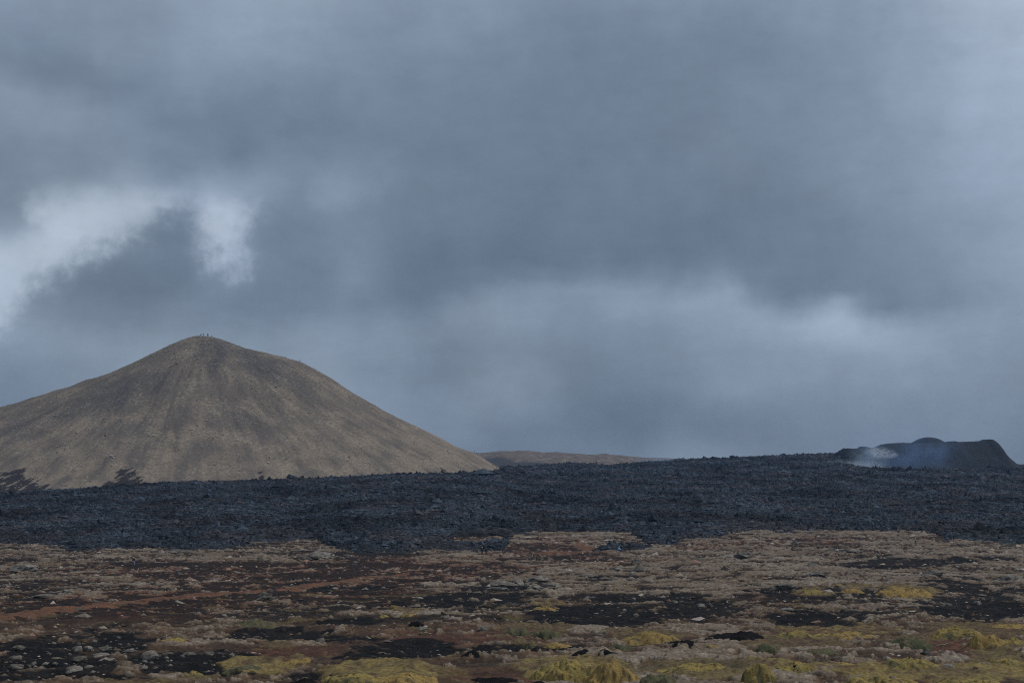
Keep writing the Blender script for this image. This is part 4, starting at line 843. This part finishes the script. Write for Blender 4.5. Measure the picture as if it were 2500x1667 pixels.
for (q, ps, a, b_, h_, lab) in [(492, 'stand', 'grey', 'grey', 'grey', 'grey-clad person, leftmost on the hilltop'), (496, 'walk', 'navy', 'black', 'black', 'person in black, second from the left on the hilltop'), (506, 'stand', 'navy', 'black', 'black', 'person in navy in the middle of the hilltop'),
                              (510, 'walk', 'grey', 'navy', 'navy', 'person in grey beside the one in navy on the hilltop'), (518, 'crouch', 'grey', 'grey', 'grey', 'person sitting low, rightmost on the hilltop'), (488.5, 'crouch', 'grey', 'grey', 'grey', 'person crouching at the left end of the hilltop'), (736.5, 'stand', 'navy', 'navy', 'black', 'dark figure alone on the right shoulder of the hill')]:
    x, y, z = on_hill(q); person(x, y, z, ps, 0.4 * q, a, b_, h_, lab, GS)
x, y, z = on_hill(1160); person(x, y, z, 'stand', 1, 'blue', 'blue', 'cyan', 'person in blue near the right foot of the hill', GS)

# ------------------------------------------------------------------ volcanic smoke
def volume_mat(name, dens, col, scale, power=1.6, centre=(0, 0, 0), half=(1, 1, 1), base_fall=2.0):
    m = bpy.data.materials.new(name); m.use_nodes = True; t = m.node_tree; t.nodes.clear(); L = t.links
    tc = t.nodes.new('ShaderNodeTexCoord'); n = t.nodes.new('ShaderNodeTexNoise'); n.inputs['Scale'].default_value = scale; n.inputs['Detail'].default_value = 3; L.new(tc.outputs['Object'], n.inputs['Vector'])
    g = t.nodes.new('ShaderNodeTexGradient'); g.gradient_type = 'SPHERICAL'
    mp = t.nodes.new('ShaderNodeMapping'); mp.vector_type = 'TEXTURE'; mp.inputs['Scale'].default_value = half; mp.inputs['Location'].default_value = centre
    L.new(tc.outputs['Object'], mp.inputs[0]); L.new(mp.outputs[0], g.inputs[0])
    mr = t.nodes.new('ShaderNodeMapRange'); mr.inputs[1].default_value = 0.35; mr.inputs[2].default_value = 0.7; L.new(n.outputs['Fac'], mr.inputs[0])
    a = t.nodes.new('ShaderNodeMath'); a.operation = 'POWER'; L.new(g.outputs[1], a.inputs[0]); a.inputs[1].default_value = power
    b = t.nodes.new('ShaderNodeMath'); b.operation = 'MULTIPLY'; L.new(a.outputs[0], b.inputs[0]); L.new(mr.outputs[0], b.inputs[1])
    c = t.nodes.new('ShaderNodeMath'); c.operation = 'MULTIPLY'; L.new(b.outputs[0], c.inputs[0]); c.inputs[1].default_value = dens
    v = t.nodes.new('ShaderNodeVolumePrincipled'); v.inputs['Color'].default_value = (*col, 1); v.inputs['Anisotropy'].default_value = 0.2; L.new(c.outputs[0], v.inputs['Density'])
    o = t.nodes.new('ShaderNodeOutputMaterial'); L.new(v.outputs[0], o.inputs['Volume'])
    return m
def puff(px, py, D, rx, ry, rz, dens, col, scale):
    x, y, z = at(px, py, D); V = S3V * (1 + 0.12 * nse3(S3V, 0.8, 2))[:, None] * np.array((rx, ry, rz))
    me = mesh_np('smoke', V, S3F, True)
    obj('smoke', me, volume_mat('smoke', dens, col, scale, half=(rx, ry, rz)), loc=(float(x), float(y), float(z)), kind='stuff')
puff(2085, 1141, 1036, 32, 14, 7, 0.22, (0.72, 0.86, 1.0), 0.16)
puff(2125, 1116, 1034, 18, 14, 17, 0.10, (0.62, 0.80, 1.0), 0.13)
puff(2225, 1112, 1034, 52, 18, 24, 0.045, (0.34, 0.56, 1.0), 0.07)
puff(1600, 1126, 1215, 26, 20, 6, 0.05, (0.45, 0.66, 1.0), 0.12)

# ------------------------------------------------------------------ the blue air
hz = np.array([(x, y, z) for x in (-1900, 1900) for y in (-60, 2700) for z in (-8, 125)], float)
hf = np.array([(0, 1, 3, 2), (4, 6, 7, 5), (0, 4, 5, 1), (2, 3, 7, 6), (0, 2, 6, 4), (1, 5, 7, 3)])
hm = bpy.data.materials.new('haze'); hm.use_nodes = True; t = hm.node_tree; t.nodes.clear()
v = t.nodes.new('ShaderNodeVolumePrincipled'); v.inputs['Color'].default_value = (0.30, 0.56, 1.0, 1); v.inputs['Density'].default_value = 0.000060; v.inputs['Anisotropy'].default_value = 0.0
o = t.nodes.new('ShaderNodeOutputMaterial'); t.links.new(v.outputs[0], o.inputs['Volume'])
obj('haze', mesh_np('haze', hz, hf, False), hm, kind='stuff')
